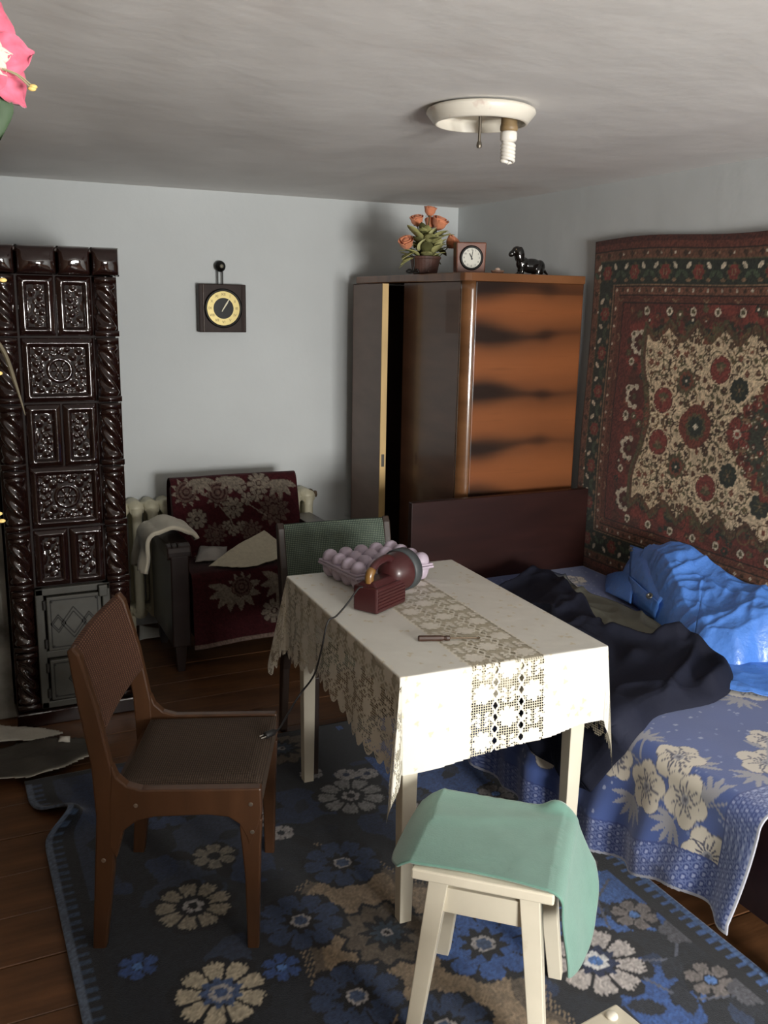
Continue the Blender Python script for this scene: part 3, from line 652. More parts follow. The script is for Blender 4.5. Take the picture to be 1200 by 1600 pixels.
def poppy(x, y, R=0.062, rot=0.0, c=FC):
    for k in range(5):
        a = rot+2*PI*k/5; cv.flower(x+R*0.52*math.cos(a), y+R*0.52*math.sin(a), R*0.56, 3, FD, a, dip=0.12); cv.flower(x+R*0.54*math.cos(a), y+R*0.54*math.sin(a), R*0.52, 3, c, a, dip=0.12)
    for k in range(15):
        a = rot+2*PI*k/15; r_ = R*(0.45+0.25*(k % 2)); cv.line([(x+0.25*R*math.cos(a), y+0.25*R*math.sin(a)), (x+r_*math.cos(a), y+r_*math.sin(a))], 0.0045, FD)
    cv.disc(x, y, R*0.2, FC2); cv.disc(x, y, R*0.1, FD)
def spray(x, y, rot=0.0, R=0.07, n=6, c=FC2):
    for k in range(n):
        a = rot-1.2+2.4*k/(n-1); cv.leaf(x+R*0.55*math.cos(a), y+R*0.55*math.sin(a), R*0.55, R*0.15, a, c, 0.35)
    cv.line([(x-R*0.9*math.cos(rot), y-R*0.9*math.sin(rot)), (x, y)], 0.006, c)
def bouquet(s, t):
    cv.line([(s-0.02, t-0.20), (s-0.09, t-0.08), (s-0.13, t+0.10)], 0.006, FC2); cv.line([(s+0.03, t+0.02), (s-0.10, t+0.06)], 0.006, FC2)
    for a in ((-0.03, -0.16, 1.0), (-0.14, -0.05, 2.6), (-0.16, 0.11, 2.9), (-0.04, 0.14, 1.2), (0.02, -0.05, 0.4)): spray(s+a[0], t+a[1], a[2])
    poppy(s+0.02, t, 0.066, 0.3); poppy(s-0.07, t-0.075, 0.07, 0.9); poppy(s-0.10, t+0.06, 0.066, 0.1); poppy(s-0.175, t-0.17, 0.068, 0.6); poppy(s-0.08, t+0.19, 0.06, 1.4)
    spray(s+0.01, t+0.12, 0.4, 0.055)
for t_ in (1.68, 2.33, 2.98): bouquet(-0.03, t_)
for s_, t_ in ((0.50, 1.93), (0.34, 2.60), (0.62, 3.02), (0.70, 2.40), (0.18, 1.56), (0.62, 1.55)):
    spray(s_-0.07, t_-0.04, 3.6, 0.07); spray(s_+0.06, t_+0.05, 0.6, 0.07); poppy(s_, t_, 0.075, 0.7); poppy(s_+0.11, t_+0.10, 0.055, 0.2); cv.line([(s_, t_), (s_+0.11, t_+0.10)], 0.006, FC2)
drop = 0.44-0.13*smooth(2.15, 1.40, cv.V)+0.008*np.sin(cv.V*19)      # hem line
q_ = np.minimum(cv.U+drop, cv.V-1.37)                                # distance from the hem
hx = (cv.U/0.024); hy = (cv.V/0.0208); odd = np.floor(hy).astype(int) % 2
dx = (hx+0.5*odd) % 1-0.5; dy = hy % 1-0.5; rr = np.hypot(dx*1.0, dy*0.87)
cv.fill((q_ < 0.105) & (cv.U < 0.1), (60, 76, 132)); edge_m = (q_ < 0.10) & (cv.U < 0.1)
cv.fill(edge_m & (rr > 0.36) & (rr < 0.5), (112, 126, 172)); cv.fill(edge_m & (rr < 0.2), (150, 160, 196))
cv.fill(q_ < 0.009, (176, 178, 188))
keep = (q_ > 0)[:-1, :-1] & (q_ > 0)[1:, 1:]
spread = gridmesh('bedspread', bed_surf(cv.U, cv.V), cv.C, M('bedspread_cloth', attr=True, rough=0.55, sheen=0.3, bump=(300, 0.2, 0.002), spec=0.35), keep=keep, solid=0.004)
tag(spread, 'blue bedspread with pale poppies and dotted border hanging over the bed edge', 'bedspread')

# ------------------------------------------------------------------ dark jacket thrown on the bed
poly = [(-0.235, 1.93), (-0.13, 1.875), (-0.03, 1.825), (0.11, 1.895), (0.30, 1.895), (0.42, 1.93), (0.52, 2.02), (0.55, 2.12), (0.56, 2.28), (0.63, 2.42), (0.66, 2.62), (0.64, 2.92), (0.60, 3.05), (0.52, 3.13), (0.36, 3.10), (0.16, 2.90), (0.02, 2.62), (-0.10, 2.40), (-0.22, 2.25), (-0.26, 2.08)]
class Bag: pass
cv = Bag(); cv.U, cv.V, pl_ = polar_grid(poly, 110, 330); cv.C = np.empty(cv.U.shape+(3,)); d = polydist(cv.U, cv.V, pl_)
lining = [(0.335, 2.42), (0.42, 2.28), (0.565, 2.28), (0.64, 2.44), (0.66, 2.62), (0.64, 2.95), (0.56, 3.04), (0.50, 2.86), (0.44, 2.66)]
cv.C[:] = np.array((32, 34, 46))*(0.9+0.25*fbm(cv.U*6, cv.V*6, 4))[..., None]
lm = inpoly(cv.U, cv.V, lining); ld_ = polydist(cv.U, cv.V, lining)*np.where(lm, 1, -1); cv.C[lm] = (104, 104, 94)
a_ = (cv.U*0.8+cv.V*0.6); b_ = (cv.U*-0.6+cv.V*0.8)
wr = np.abs(fbm(a_*2.6+0.5*np.sin(b_*5), b_*7.5, 6, 2)-0.5)*2; wr2 = np.abs(fbm(b_*5, a_*4+2, 16, 2)-0.5)*2
puff = 0.030*np.sqrt(np.clip(d/0.045, 0, 1))
hem = [(0.56, 2.26), (0.50, 2.05), (0.40, 1.955), (0.14, 1.93)]
def pl_dist(x, y, pts):
    dd = np.full(x.shape, 9.0)
    for (ax_, ay_), (bx, by) in zip(pts[:-1], pts[1:]):
        t = np.clip(((x-ax_)*(bx-ax_)+(y-ay_)*(by-ay_))/((bx-ax_)**2+(by-ay_)**2), 0, 1); dd = np.minimum(dd, np.hypot(x-ax_-t*(bx-ax_), y-ay_-t*(by-ay_)))
    return dd
roll_ = pl_dist(cv.U, cv.V, [(0.36, 2.40), (0.44, 2.28), (0.53, 2.22), (0.535, 2.08), (0.47, 2.0), (0.36, 1.95)])
sleeve = pl_dist(cv.U, cv.V, [(0.50, 3.05), (0.33, 2.72), (0.24, 2.45), (0.10, 2.25), (-0.12, 2.05)])
H_ = puff*(1+0.4*np.where(lm, -0.8, 0.2))+0.034*np.exp(-(roll_/0.030)**2)+0.030*np.exp(-(sleeve/0.06)**2)*np.where(lm, 0.3, 1)+(0.034*(1-wr)**4+0.014*(1-wr2)**4)*np.clip(d/0.03, 0, 1)*np.where(lm, 0.55, 1.0)
H_ = H_+0.012*(1-smooth(-0.012, 0.010, ld_))*np.exp(-(ld_/0.05)**2)
P = bed_surf(cv.U, cv.V); E_ = 0.006
B1 = bed_surf(cv.U, cv.V, 0.05); nrm = (B1-P)/0.05; nl = np.linalg.norm(nrm, axis=-1, keepdims=True)
side_n = np.where((cv.U < -0.06)[..., None], np.array((-1.0, 0, 0.05)), nrm/np.maximum(nl, 1e-6))
P = P+side_n*(H_*np.where(cv.U < -0.05, 0.55, 1.0)+0.004)[..., None]
jk = gridmesh('jacket', P, cv.C, M('jacket_cloth', attr=True, rough=0.75, bump=(26, 0.35, 0.006), spec=0.12), solid=0.006)
tag(jk, 'dark navy jacket with grey lining thrown over the bed edge', 'jacket')

# ------------------------------------------------------------------ blue tarpaulin bundle
tarp_m = M('blue_tarpaulin', (82, 134, 218), 0.30, noise=(4, 0.10), bump=(48, 0.7, 0.005), coat=0.15, cc=0.2, spec=0.5)
tarp = thing('tarpaulin', 'folded bright blue plastic tarpaulin bundled on the bed against the carpet', 'tarpaulin', (2.40, 2.40, 0.478))
def loft_sheet(nm, poly, hfun, step, mat, parent, z0=0.0, solid=0.003):
    U, V, pl = polar_grid(poly, 90, 300); d = polydist(U, V, pl)
    return gridmesh(nm, st(U, V, z0+hfun(U, V, d)), None, mat, parent, solid=solid)
def ridged(x, y, sd): return 1-np.abs(fbm(x, y, sd, 3)-0.5)*2
def tarp_h(U, V, d):
    L_ = (V+0.35)/0.95                                  # 0 near the camera, 1 at the far end
    prof = np.clip((U+0.22)/0.36, 0, 1)
    base = 0.055+0.135*prof+0.055*np.exp(-((V-0.20)/0.16)**2)
    base *= (1-0.35*smooth(0.30, 0.62, V))
    cr = ridged(U*3+V*1.8, V*1.2-U*1.0, 4)**8*0.022+ridged(U*1.5+V*5.5, U*2.5-V*0.8, 9)**9*0.012+ridged(U*9+V*3, V*5-U*3, 19)**6*0.008+ridged(U*5-V*6, V*3+U*2, 29)**9*0.010*smooth(0.16, 0.05, U)
    return base*np.sqrt(np.clip(d/0.06, 0, 1))+cr*np.clip(d/0.04, 0, 1)
loft_sheet('flat_layer', [(-0.21, -0.20), (-0.10, -0.02), (0.15, -0.05), (0.19, -0.60), (-0.12, -0.60), (-0.30, -0.42)], lambda U, V, d: 0.008+0.012*ridged(U*6, V*6, 3)**3+0.006*smooth(0, 0.02, d), 0.008, tarp_m, tarp)
loft_sheet('bundle', [(-0.20, -0.22), (-0.12, -0.02), (-0.075, 0.08), (0.02, 0.30), (0.09, 0.50), (0.155, 0.56), (0.190, 0.50), (0.190, -0.42), (0.10, -0.46), (-0.02, -0.36), (-0.12, -0.34)], tarp_h, 0.006, tarp_m, tarp)
# a stiff corner flap with eyelets, its lower layer, and the rolled end of the bundle
def patch(nm, q, mat, parent, n=14, bow=0.012, sd=1, solid=0.003):
    """bent four-cornered sheet; q = corner points in order"""
    A, B, C_, D_ = [np.array(p, float) for p in q]; u = np.linspace(0, 1, n); U, V = np.meshgrid(u, u)
    P = A*((1-U)*(1-V))[..., None]+B*(U*(1-V))[..., None]+C_*(U*V)[..., None]+D_*((1-U)*V)[..., None]
    nr = np.cross(B-A, D_-A); nr = nr/np.linalg.norm(nr)
    P = P+nr*(bow*np.sin(PI*U)*np.sin(PI*V)+0.010*(fbm(U*3, V*3, sd)-0.5))[..., None]
    return gridmesh(nm, P, None, mat, parent, solid=solid)
def eyelet(p, nrm, parent):
    o = MB().lathe([(0.013, 0.0), (0.013, 0.003), (0.009, 0.005), (0.006, 0.003), (0.006, 0.0)], n=16).build('eyelet', M('eyelet_metal', (120, 118, 112), 0.35, metal=0.8), parent, smooth=True)
    o.location = p; o.rotation_euler = Vector(nrm).to_track_quat('Z', 'Y').to_euler()
patch('lower_flap', [(0.155, 0.66, 0.02), (0.02, 0.50, 0.008), (-0.045, 0.27, 0.035), (0.10, 0.42, 0.12)], tarp_m, tarp, sd=3)
patch('corner_flap', [(0.155, 0.525, 0.185), (0.055, 0.40, 0.095), (-0.060, 0.10, 0.085), (0.10, 0.12, 0.215)], tarp_m, tarp, bow=0.022, sd=7)
patch('turned_flap', [(0.055, 0.405, 0.10), (0.010, 0.345, 0.020), (-0.070, 0.105, 0.030), (-0.060, 0.10, 0.090)], tarp_m, tarp, bow=0.008, sd=9)
eyelet((0.138, 0.495, 0.176), (-0.55, -0.25, 0.8), tarp); eyelet((-0.040, 0.175, 0.092), (-0.6, -0.25, 0.75), tarp)
MB().tube(crom([(0.12, -0.02, 0.085), (0.03, -0.16, 0.085), (-0.015, -0.25, 0.075), (-0.035, -0.285, 0.072)], 5), [0.06, 0.066, 0.07, 0.072, 0.072, 0.072, 0.072, 0.072, 0.072, 0.070, 0.068, 0.066, 0.060, 0.050, 0.036, 0.012], 18).build('rolled_end', tarp_m, tarp, smooth=True)

# ------------------------------------------------------------------ table and cloth
white_wood = M('white_painted_wood', (214, 206, 186), 0.45, noise=(5, 0.08), bump=(20, 0.08), stain=(9, (176, 160, 130), 0.62, 0.8))
TA, TB, TZ = 0.302, 0.455, 0.732
trz = -math.radians(2.4); TC = (1.291, 2.335)
tb = thing('dining_table', 'white wooden table with square legs under the lace cloth', 'table', (TC[0], TC[1], 0), trz)
MB().box(-TA, TA, -TB, TB, TZ-0.025, TZ).build('tabletop', white_wood, tb, bevel=0.003)
for y in (-TB+0.05, TB-0.07): MB().box(-TA+0.06, TA-0.06, y, y+0.02, TZ-0.125, TZ-0.025).build('apron', white_wood, tb)
for x in (-TA+0.05, TA-0.07): MB().box(x, x+0.02, -TB+0.07, TB-0.07, TZ-0.125, TZ-0.025).build('apron', white_wood, tb)
for sx in (-1, 1):
    for sy in (-1, 1):
        cx, cy = sx*(TA-0.048), sy*(TB-0.055); a, b = 0.024, 0.017
        MB().hexa([(cx-b, cy-b, 0), (cx+b, cy-b, 0), (cx+b, cy+b, 0), (cx-b, cy+b, 0)], [(cx-a, cy-a, TZ-0.026), (cx+a, cy-a, TZ-0.026), (cx+a, cy+a, TZ-0.026), (cx-a, cy+a, TZ-0.026)]).build('leg', white_wood, tb, bevel=0.002)
# cloth in flat coordinates u (across), v (along); hanging part folds down at the table edges
DL, DF = 0.285, 0.262
cv = Canvas(-TA-DL, TA+DL, -TB-DF, TB+DF, 0.0023, (219, 217, 208)); rnd = random.Random(9)
U, V = cv.U, cv.V
WHC, NET = (226, 221, 206), (204, 197, 176)
for k in range(420):
    x, y = rnd.uniform(-0.58, 0.58), rnd.uniform(-0.72, 0.72); cv.star(x, y, rnd.uniform(0.006, 0.010), 3, (208, 199, 176), rnd.random()*6, 0.6)
jj, ii = np.mgrid[0:U.shape[0], 0:U.shape[1]]
net = ((ii % 3) != 0) & ((jj % 3) != 0)          # cells with a hole between threads
solid_m = np.zeros(U.shape, bool); lace = np.zeros(U.shape, bool)
def wavy(c, amp=0.0045, per=0.042, axis=0): return c+amp*np.sin((V if axis == 0 else U)*2*PI/per)
b0, b1 = -0.112, 0.106                            # centre lace band
lace |= (U > wavy(b0, 0.003, 0.02)) & (U < wavy(b1, 0.003, 0.02))
lace |= U < -TA-0.012+0.004*np.sin(V*2*PI/0.05)    # the whole left fall is lace
lace |= U > TA+0.10
cv.fill(lace, NET)
def chain(c):
    for s_ in (-1, 1):
        lnm = np.abs(U-(c+s_*(0.0055+0.0040*np.cos(V*2*PI/0.032)))) < 0.0030; cv.fill(lnm, WHC); solid_m[lnm] = True
    return (np.abs(U-c) < (0.0055+0.0040*np.cos(V*2*PI/0.032))-0.003) & (U > -TA)
open_m = np.zeros(U.shape, bool)
for c in (-0.040, 0.036, -0.355, -0.425, -0.495, -0.555): open_m |= chain(c)
for c, s_ in ((b0, 1), (b1, -1)):
    ln = np.abs(U-wavy(c, 0.003, 0.02)) < 0.003; cv.fill(ln, WHC); solid_m[ln] = True
def lace_flower(x, y, R):
    before = cv.C.copy() if False else None
    w = cv.win(x, y, R*1.2); old = cv.C[w].copy(); cv.petals(x, y, R, 8, (224, 219, 205), 0.2, 0.12, 0.22); cv.disc(x, y, R*0.2, (224, 219, 205))
    solid_m[w] |= np.any(cv.C[w] != old, -1)
def lace_leaf(x, y, a, b, r):
    w = cv.win(x, y, a*1.2); old = cv.C[w].copy(); cv.leaf(x, y, a, b, r, (224, 219, 205)); solid_m[w] |= np.any(cv.C[w] != old, -1)
cols = [(-0.076, 0.0), (-0.002, 0.06), (0.071, 0.12), (-0.325, 0.02), (-0.390, 0.08), (-0.460, 0.0), (-0.525, 0.07), (-0.572, 0.03)]
for c, ph in cols:
    for k in range(-7, 8):
        y = k*0.13+ph-0.02; lace_flower(c, y, 0.030)
        for q in (-1, 1):
            for w_ in range(3): lace_leaf(c+q*0.012, y+0.046+w_*0.014, 0.011, 0.0055, q*(0.7))
            lace_leaf(c+q*0.026, y+0.06, 0.010, 0.0055, -q*0.9)
cut = lace & ~solid_m & (net | open_m)
# scalloped hem on the left, plain hem elsewhere
hemL = -TA-DL+0.024*(1-np.abs(np.sin(V*PI/0.055)))+0.05*np.exp(-((V-0.08)/0.20)**2)
hemF = -TB-DF+0.028*smooth(-0.25, 0.12, U)+0.018*smooth(0.1, 0.25, U)*(1-smooth(0.28, 0.36, U))
ok = (U > hemL) & (V > hemF) & (U < TA+DL-0.02*(1-np.abs(np.sin(V*PI/0.05))))
hm = (U < hemL+0.006) & ok; cv.fill(hm, WHC)
cut &= ~hm
keep = (ok[:-1, :-1] & ok[1:, 1:]) & ~cut[:-1, :-1]
du = np.clip(np.abs(U)-TA-0.002, 0, None); dv = np.clip(np.abs(V)-TB-0.002, 0, None); su, sv = np.sign(U), np.sign(V)
d = np.hypot(du, dv); phi = np.arctan2(dv, du)              # 0 = over the side, pi/2 = over the end
corner = np.sin(2*phi)**2
rad = np.where(d > 0, 0.05+0.03*np.sin(V*23+1)*(dv == 0)*smooth(0, 0.2, d)+0.02*np.sin(U*17)*(du == 0)*smooth(0, 0.2, d)+corner*np.where(su > 0, 0.05, 0.15+0.08*np.cos(6*phi)), 0)
hor = np.minimum(0.006, d)+d*rad
z = TZ+0.0035-np.where(d > 0.006, np.sqrt(np.clip(d*d-(d*rad)**2, 0, None))-0.004, 0)
px = np.where(np.abs(U) > TA, su*TA, U)+su*hor*np.cos(phi)*(du > 0)
py = np.where(np.abs(V) > TB, sv*TB, V)+sv*hor*np.sin(phi)*(dv > 0)
flat = d == 0
z = z+np.where(flat, 0.0012*fbm(U*20, V*20, 3), 0)
cl = gridmesh('tablecloth', st(px, py, z), cv.C, M('lace_cloth', attr=True, rough=0.42, noise=(3, 0.05), spec=0.4, stain=(3.5, (208, 198, 172), 0.64, 0.9)), keep=keep)
cl.location = (TC[0], TC[1], 0); cl.rotation_euler = (0, 0, trz)
tag(cl, 'creamy white tablecloth with lace bands hanging over the table edges', 'tablecloth')
TT = TZ+0.006
# ------------------------------------------------------------------ red lantern torch
red_pl = M('burgundy_plastic', (62, 27, 28), 0.38, noise=(8, 0.12), bump=(30, 0.08), coat=0.15)
tor = thing('lantern_torch', 'burgundy box-shaped lantern torch with round head and cord', 'torch', (1.152, 2.400, TT), math.atan2(0.075, 0.132))
MB().box(-0.077, 0.077, -0.043, 0.043, 0.0, 0.078).build('battery_case', red_pl, tor, bevel=0.006)
for k in range(6):
    for y in (-0.0445, 0.0445): MB().box(-0.070, 0.070, y-0.0012, y+0.0012, 0.010+k*0.010, 0.0155+k*0.010).build('case_rib', red_pl, tor, bevel=0.001)
MB().hexa([(-0.07, -0.036, 0.076), (0.07, -0.036, 0.076), (0.07, 0.036, 0.076), (-0.07, 0.036, 0.076)], [(-0.060, -0.020, 0.092), (0.055, -0.020, 0.092), (0.055, 0.020, 0.092), (-0.060, 0.020, 0.092)]).build('case_shoulder', red_pl, tor, bevel=0.004)
hp = crom([(-0.055, 0, 0.085), (-0.052, 0, 0.112), (-0.020, 0, 0.136), (0.030, 0, 0.142), (0.062, 0, 0.128)], 5)
MB().tube(hp, [0.012]*len(hp), 10).build('handle', red_pl, tor, smooth=True)
MB().tube(hp[:8], [0.0135]*8, 10).build('handle_end', M('amber_plastic', (122, 88, 44), 0.3, coat=0.3), tor, smooth=True)
hd = MB().lathe([(0.030, 0.030), (0.046, 0.052), (0.058, 0.082), (0.062, 0.104), (0.062, 0.110)], (0, 0, 0.088), 'x', 32).build('head', red_pl, tor, smooth=True)
MB().lathe([(0.0615, 0.098), (0.066, 0.100), (0.066, 0.132), (0.062, 0.134), (0.054, 0.134), (0.050, 0.126), (0.0, 0.120)], (0, 0, 0.088), 'x', 32).build('lens_rim', M('dark_grey_rubber', (62, 66, 68), 0.5), hd, smooth=True)
def to_local(o, p):
    c, s_ = math.cos(-o.rotation_euler[2]), math.sin(-o.rotation_euler[2]); x, y = p[0]-o.location[0], p[1]-o.location[1]
    return (x*c-y*s_, x*s_+y*c, p[2]-o.location[2])
cp = [(1.090, 2.372, 0.806), (1.070, 2.370, 0.812), (1.025, 2.352, 0.775), (0.985, 2.337, 0.748), (0.955, 2.330, 0.735), (0.935, 2.325, 0.66), (0.920, 2.345, 0.575), (0.885, 2.37, 0.51), (0.835, 2.33, 0.478), (0.79, 2.27, 0.470), (0.770, 2.252, 0.470)]
blk_pl = M('black_rubber', (26, 24, 24), 0.5)
cd = MB().tube([to_local(tor, p) for p in crom(cp, 6)], 0.0028, 6).build('cord', blk_pl, tor, smooth=True)
MB().tube([to_local(tor, p) for p in ((0.772, 2.253, 0.470), (0.764, 2.250, 0.470), (0.742, 2.244, 0.468), (0.736, 2.242, 0.468))], [0.004, 0.009, 0.010, 0.008], 10).build('plug', blk_pl, cd, smooth=True)
mb = MB()
for q in (-0.007, 0.007): mb.tube([to_local(tor, p) for p in ((0.737, 2.242+q, 0.468), (0.722, 2.238+q, 0.467))], 0.002, 6)
mb.build('plug_pin', M('nickel', (190, 186, 178), 0.25, metal=0.9), cd)
# ------------------------------------------------------------------ egg carton
lil = M('lilac_foam', (178, 164, 178), 0.5, noise=(14, 0.06), spec=0.4)
eg = thing('egg_carton', 'lilac egg carton with rows of round domes behind the torch', 'egg carton', (1.132, 2.535, TT), math.atan2(0.04, 0.30))
MB().box(0.0, 0.302, 0.0, 0.240, 0.042, 0.050).build('lower_rim', lil, eg, bevel=0.002)
MB().box(0.002, 0.300, 0.002, 0.238, 0.051, 0.058).build('upper_rim', lil, eg, bevel=0.002)
MB().hexa([(0.022, 0.022, 0.016), (0.28, 0.022, 0.016), (0.28, 0.218, 0.016), (0.022, 0.218, 0.016)], [(0.006, 0.006, 0.044), (0.296, 0.006, 0.044), (0.296, 0.234, 0.044), (0.006, 0.234, 0.044)]).build('tray_web', lil, eg, bevel=0.003)
dome_me = MB().lathe([(0.027, 0.0), (0.0265, 0.010), (0.024, 0.020), (0.018, 0.029), (0.010, 0.034), (0.0, 0.036)], n=18).mesh('dome')
cup_me = MB().lathe([(0.0, 0.0), (0.012, 0.002), (0.020, 0.010), (0.025, 0.024), (0.027, 0.044)], n=18).mesh('cup')
for i in range(5):
    for j in range(4):
        o = link('dome', dome_me, lil, eg, smooth=True); o.location = (0.031+i*0.060, 0.031+j*0.0595, 0.056)
        o = link('cup', cup_me, lil, eg, smooth=True); o.location = (0.031+i*0.060, 0.031+j*0.0595, 0.0)
# ------------------------------------------------------------------ screwdriver
sd = thing('screwdriver', 'small screwdriver with dark brown handle lying on the tablecloth', 'screwdriver', (1.121, 2.093, TT+0.006), math.atan2(2.032-2.093, 1.279-1.121))
MB().lathe([(0.006, 0.0), (0.0085, 0.003), (0.0085, 0.062), (0.006, 0.070), (0.008, 0.078), (0.007, 0.086), (0.003, 0.088)], ax='x', n=8).build('handle', M('brown_bakelite', (58, 38, 28), 0.45, noise=(30, 0.2)), sd)
MB().lathe([(0.003, 0.086), (0.003, 0.160), (0.0045, 0.166), (0.001, 0.170)], ax='x', n=8).build('blade', M('dull_steel', (96, 84, 70), 0.4, metal=0.8), sd)

# ------------------------------------------------------------------ chairs
def make_chair(name, label, wood, fab_seat, fab_back, screws=True):
    ch = thing(name, label, 'chair')
    for s_ in (-1, 1):
        y0, y1 = (0.197, 0.225) if s_ > 0 else (-0.225, -0.197)
        post = [(0.0, 0.0), (0.032, 0.0), (0.062, 0.22), (0.076, 0.36), (0.072, 0.50), (0.044, 0.66), (0.008, 0.80), (-0.008, 0.822), (-0.022, 0.812), (-0.002, 0.66), (0.020, 0.52), (0.026, 0.38), (0.012, 0.18)]
        MB().prism(post, y0, y1).build('rear_leg', wood, ch, bevel=0.005)
        rail = [(0.070, 0.52), (0.082, 0.488), (0.105, 0.466), (0.140, 0.456), (0.430, 0.462), (0.432, 0.395), (0.424, 0.36), (0.40, 0.30), (0.392, 0.332), (0.376, 0.366), (0.350, 0.384), (0.300, 0.390), (0.170, 0.384), (0.125, 0.372), (0.092, 0.345), (0.072, 0.27), (0.055, 0.30), (0.060, 0.42)]
        sr = MB().prism(rail, y0+0.001*s_, y1-0.001*s_).build('side_rail', wood, ch, bevel=0.004)
        leg = [(0.388, 0.30), (0.432, 0.372), (0.425, 0.30), (0.425, 0.30), (0.404, 0.0), (0.380, 0.0)]
        MB().prism([(0.376, 0.36), (0.432, 0.38), (0.428, 0.30), (0.420, 0.0), (0.392, 0.0), (0.388, 0.22)], y0, y1).build('front_leg', wood, ch, bevel=0.004)
        if screws:
            for f, z in ((0.125, 0.415), (0.405, 0.420), (0.408, 0.345), (0.040, 0.265)):
                MB().lathe([(0.006, 0.0), (0.005, 0.002), (0, 0.0025)] if s_ > 0 else [(0.006, 0.0), (0.005, -0.002), (0, -0.0025)], (f, 0.2255*s_, z), 'y', 12).build('screw_head', M('screw_steel', (170, 160, 146), 0.3, metal=0.8), ch)
    # upholstered seat, gently dished, and bowed backrest
    U, V = np.meshgrid(np.linspace(0.070, 0.430, 20), np.linspace(-0.196, 0.196, 20)); e = np.minimum(np.minimum(U-0.070, 0.430-U), np.minimum(V+0.196, 0.196-V))
    top = 0.444+0.012*(U-0.07)/0.36+0.012*np.sqrt(np.clip(e/0.04, 0, 1))-0.006*np.exp(-(V/0.1)**2)
    Pt = st(U, V, top); mb = MB(); n = 20
    mb.add([tuple(p) for p in Pt.reshape(-1, 3)]+[(a, b, 0.405) for a, b in zip(U.reshape(-1), V.reshape(-1))],
           [(j*n+i, j*n+i+1, (j+1)*n+i+1, (j+1)*n+i) for j in range(n-1) for i in range(n-1)]+[(400+j*n+i, 400+(j+1)*n+i, 400+(j+1)*n+i+1, 400+j*n+i+1) for j in range(n-1) for i in range(n-1)]
           + [q for i in range(n-1) for q in ((i, 400+i, 400+i+1, i+1), (380+i, 380+i+1, 780+i+1, 780+i), (i*n, (i+1)*n, 400+(i+1)*n, 400+i*n), (i*n+19, 400+i*n+19, 400+(i+1)*n+19, (i+1)*n+19))])
    mb.build('seat', fab_seat, ch, smooth=False)
    R = []
    for k in range(15):
        v = k/14; y = -0.198+0.396*v; bow = -0.009*math.sin(PI*v)
        prof = []
        for z, th in ((0.595, 0.006), (0.605, 0.013), (0.70, 0.016), (0.795, 0.014), (0.812, 0.006)):
            fx = 0.044-(z-0.595)*0.27; prof.append((fx+bow, z, th))
        R.append([(f+t_, y, z) for f, z, t_ in prof]+[(f-t_, y, z) for f, z, t_ in reversed(prof)])
    MB().rings(R).build('backrest', fab_back, ch, smooth=False, bevel=0)
    MB().box(0.36, 0.385, -0.198, 0.198, 0.365, 0.41).build('front_rail', wood, ch); MB().box(0.045, 0.065, -0.198, 0.198, 0.36, 0.41).build('rear_rail', wood, ch)
    return ch
teak = M('orange_brown_beech', (80, 52, 32), 0.42, noise=(4, 0.18), scale=(6, 6, 1), coat=0.1)
c1 = make_chair('dining_chair', 'reddish brown wooden chair with striped brown weave seat facing the table', teak,
    weave('brown_weave_seat', (54, 44, 37), (104, 88, 74), 55, 60, ('X', 'Y')), weave('brown_weave_back', (70, 47, 38), (132, 98, 78), 20, 62, ('Y', 'Z')))
c1.location = (0.341, 2.368, 0); c1.rotation_euler = (0, 0, math.atan2(-0.41, 0.91))
darkw = M('dark_chair_wood', (52, 40, 34), 0.4, noise=(4, 0.2), coat=0.15)
c2 = make_chair('dining_chair', 'dark framed chair with grey-green woven back pushed under the table', darkw,
    weave('green_weave_seat', (62, 72, 64), (112, 122, 108), 60, 60, ('X', 'Y')), weave('green_weave_back', (58, 68, 62), (128, 140, 122), 46, 46, ('Y', 'Z')), False)
c2.location = (1.328, 3.175, 0); c2.rotation_euler = (0, 0, -PI/2-0.065)

# ------------------------------------------------------------------ stools and the green cloth
def make_stool(name, label, sx=0.303, sy=0.33):
    s_ = thing(name, label, 'stool')
    MB().box(0, sx, 0, sy, 0.425, 0.45).build('seat', white_wood, s_, bevel=0.004)
    for qx in (0, 1):
        for qy in (0, 1):
            tx, ty = (0.055, sx-0.055)[qx], (0.055, sy-0.055)[qy]; bx, by = (0.008, sx-0.008)[qx], (0.008, sy-0.008)[qy]; a, b = 0.022, 0.016
            MB().hexa([(bx-b, by-b, 0), (bx+b, by-b, 0), (bx+b, by+b, 0), (bx-b, by+b, 0)], [(tx-a, ty-a, 0.426), (tx+a, ty-a, 0.426), (tx+a, ty+a, 0.426), (tx-a, ty+a, 0.426)]).build('leg', white_wood, s_, bevel=0.002)
    for y in (0.036, sy-0.052): MB().box(0.05, sx-0.05, y, y+0.016, 0.335, 0.395).build('stretcher', white_wood, s_, bevel=0.002)
    for x in (0.036, sx-0.052): MB().box(x, x+0.016, 0.05, sy-0.05, 0.335, 0.395).build('stretcher', white_wood, s_, bevel=0.002)
    return s_
st1 = make_stool('stool', 'white painted stool draped with a green cloth in front of the table')
st1.location = (0.834, 1.560, 0); st1.rotation_euler = (0, 0, math.atan2(1.356-1.560, 1.058-0.834))
st2 = make_stool('stool', 'white painted stool corner with a round plug at the bottom of the picture')
a2 = math.radians(8); SXY = (0.303, 0.33)
st2.location = (0.978-(SXY[0]*math.cos(a2)-SXY[1]*math.sin(a2)), 1.066-(SXY[0]*math.sin(a2)+SXY[1]*math.cos(a2)), 0); st2.rotation_euler = (0, 0, a2)
MB().lathe([(0.011, 0.0), (0.010, 0.004), (0.006, 0.006), (0, 0.0065)], (0.303-0.030, 0.33-0.018, 0.45), 'z', 18).build('round_plug', M('ivory_plug', (228, 222, 206), 0.4), st2, smooth=True)
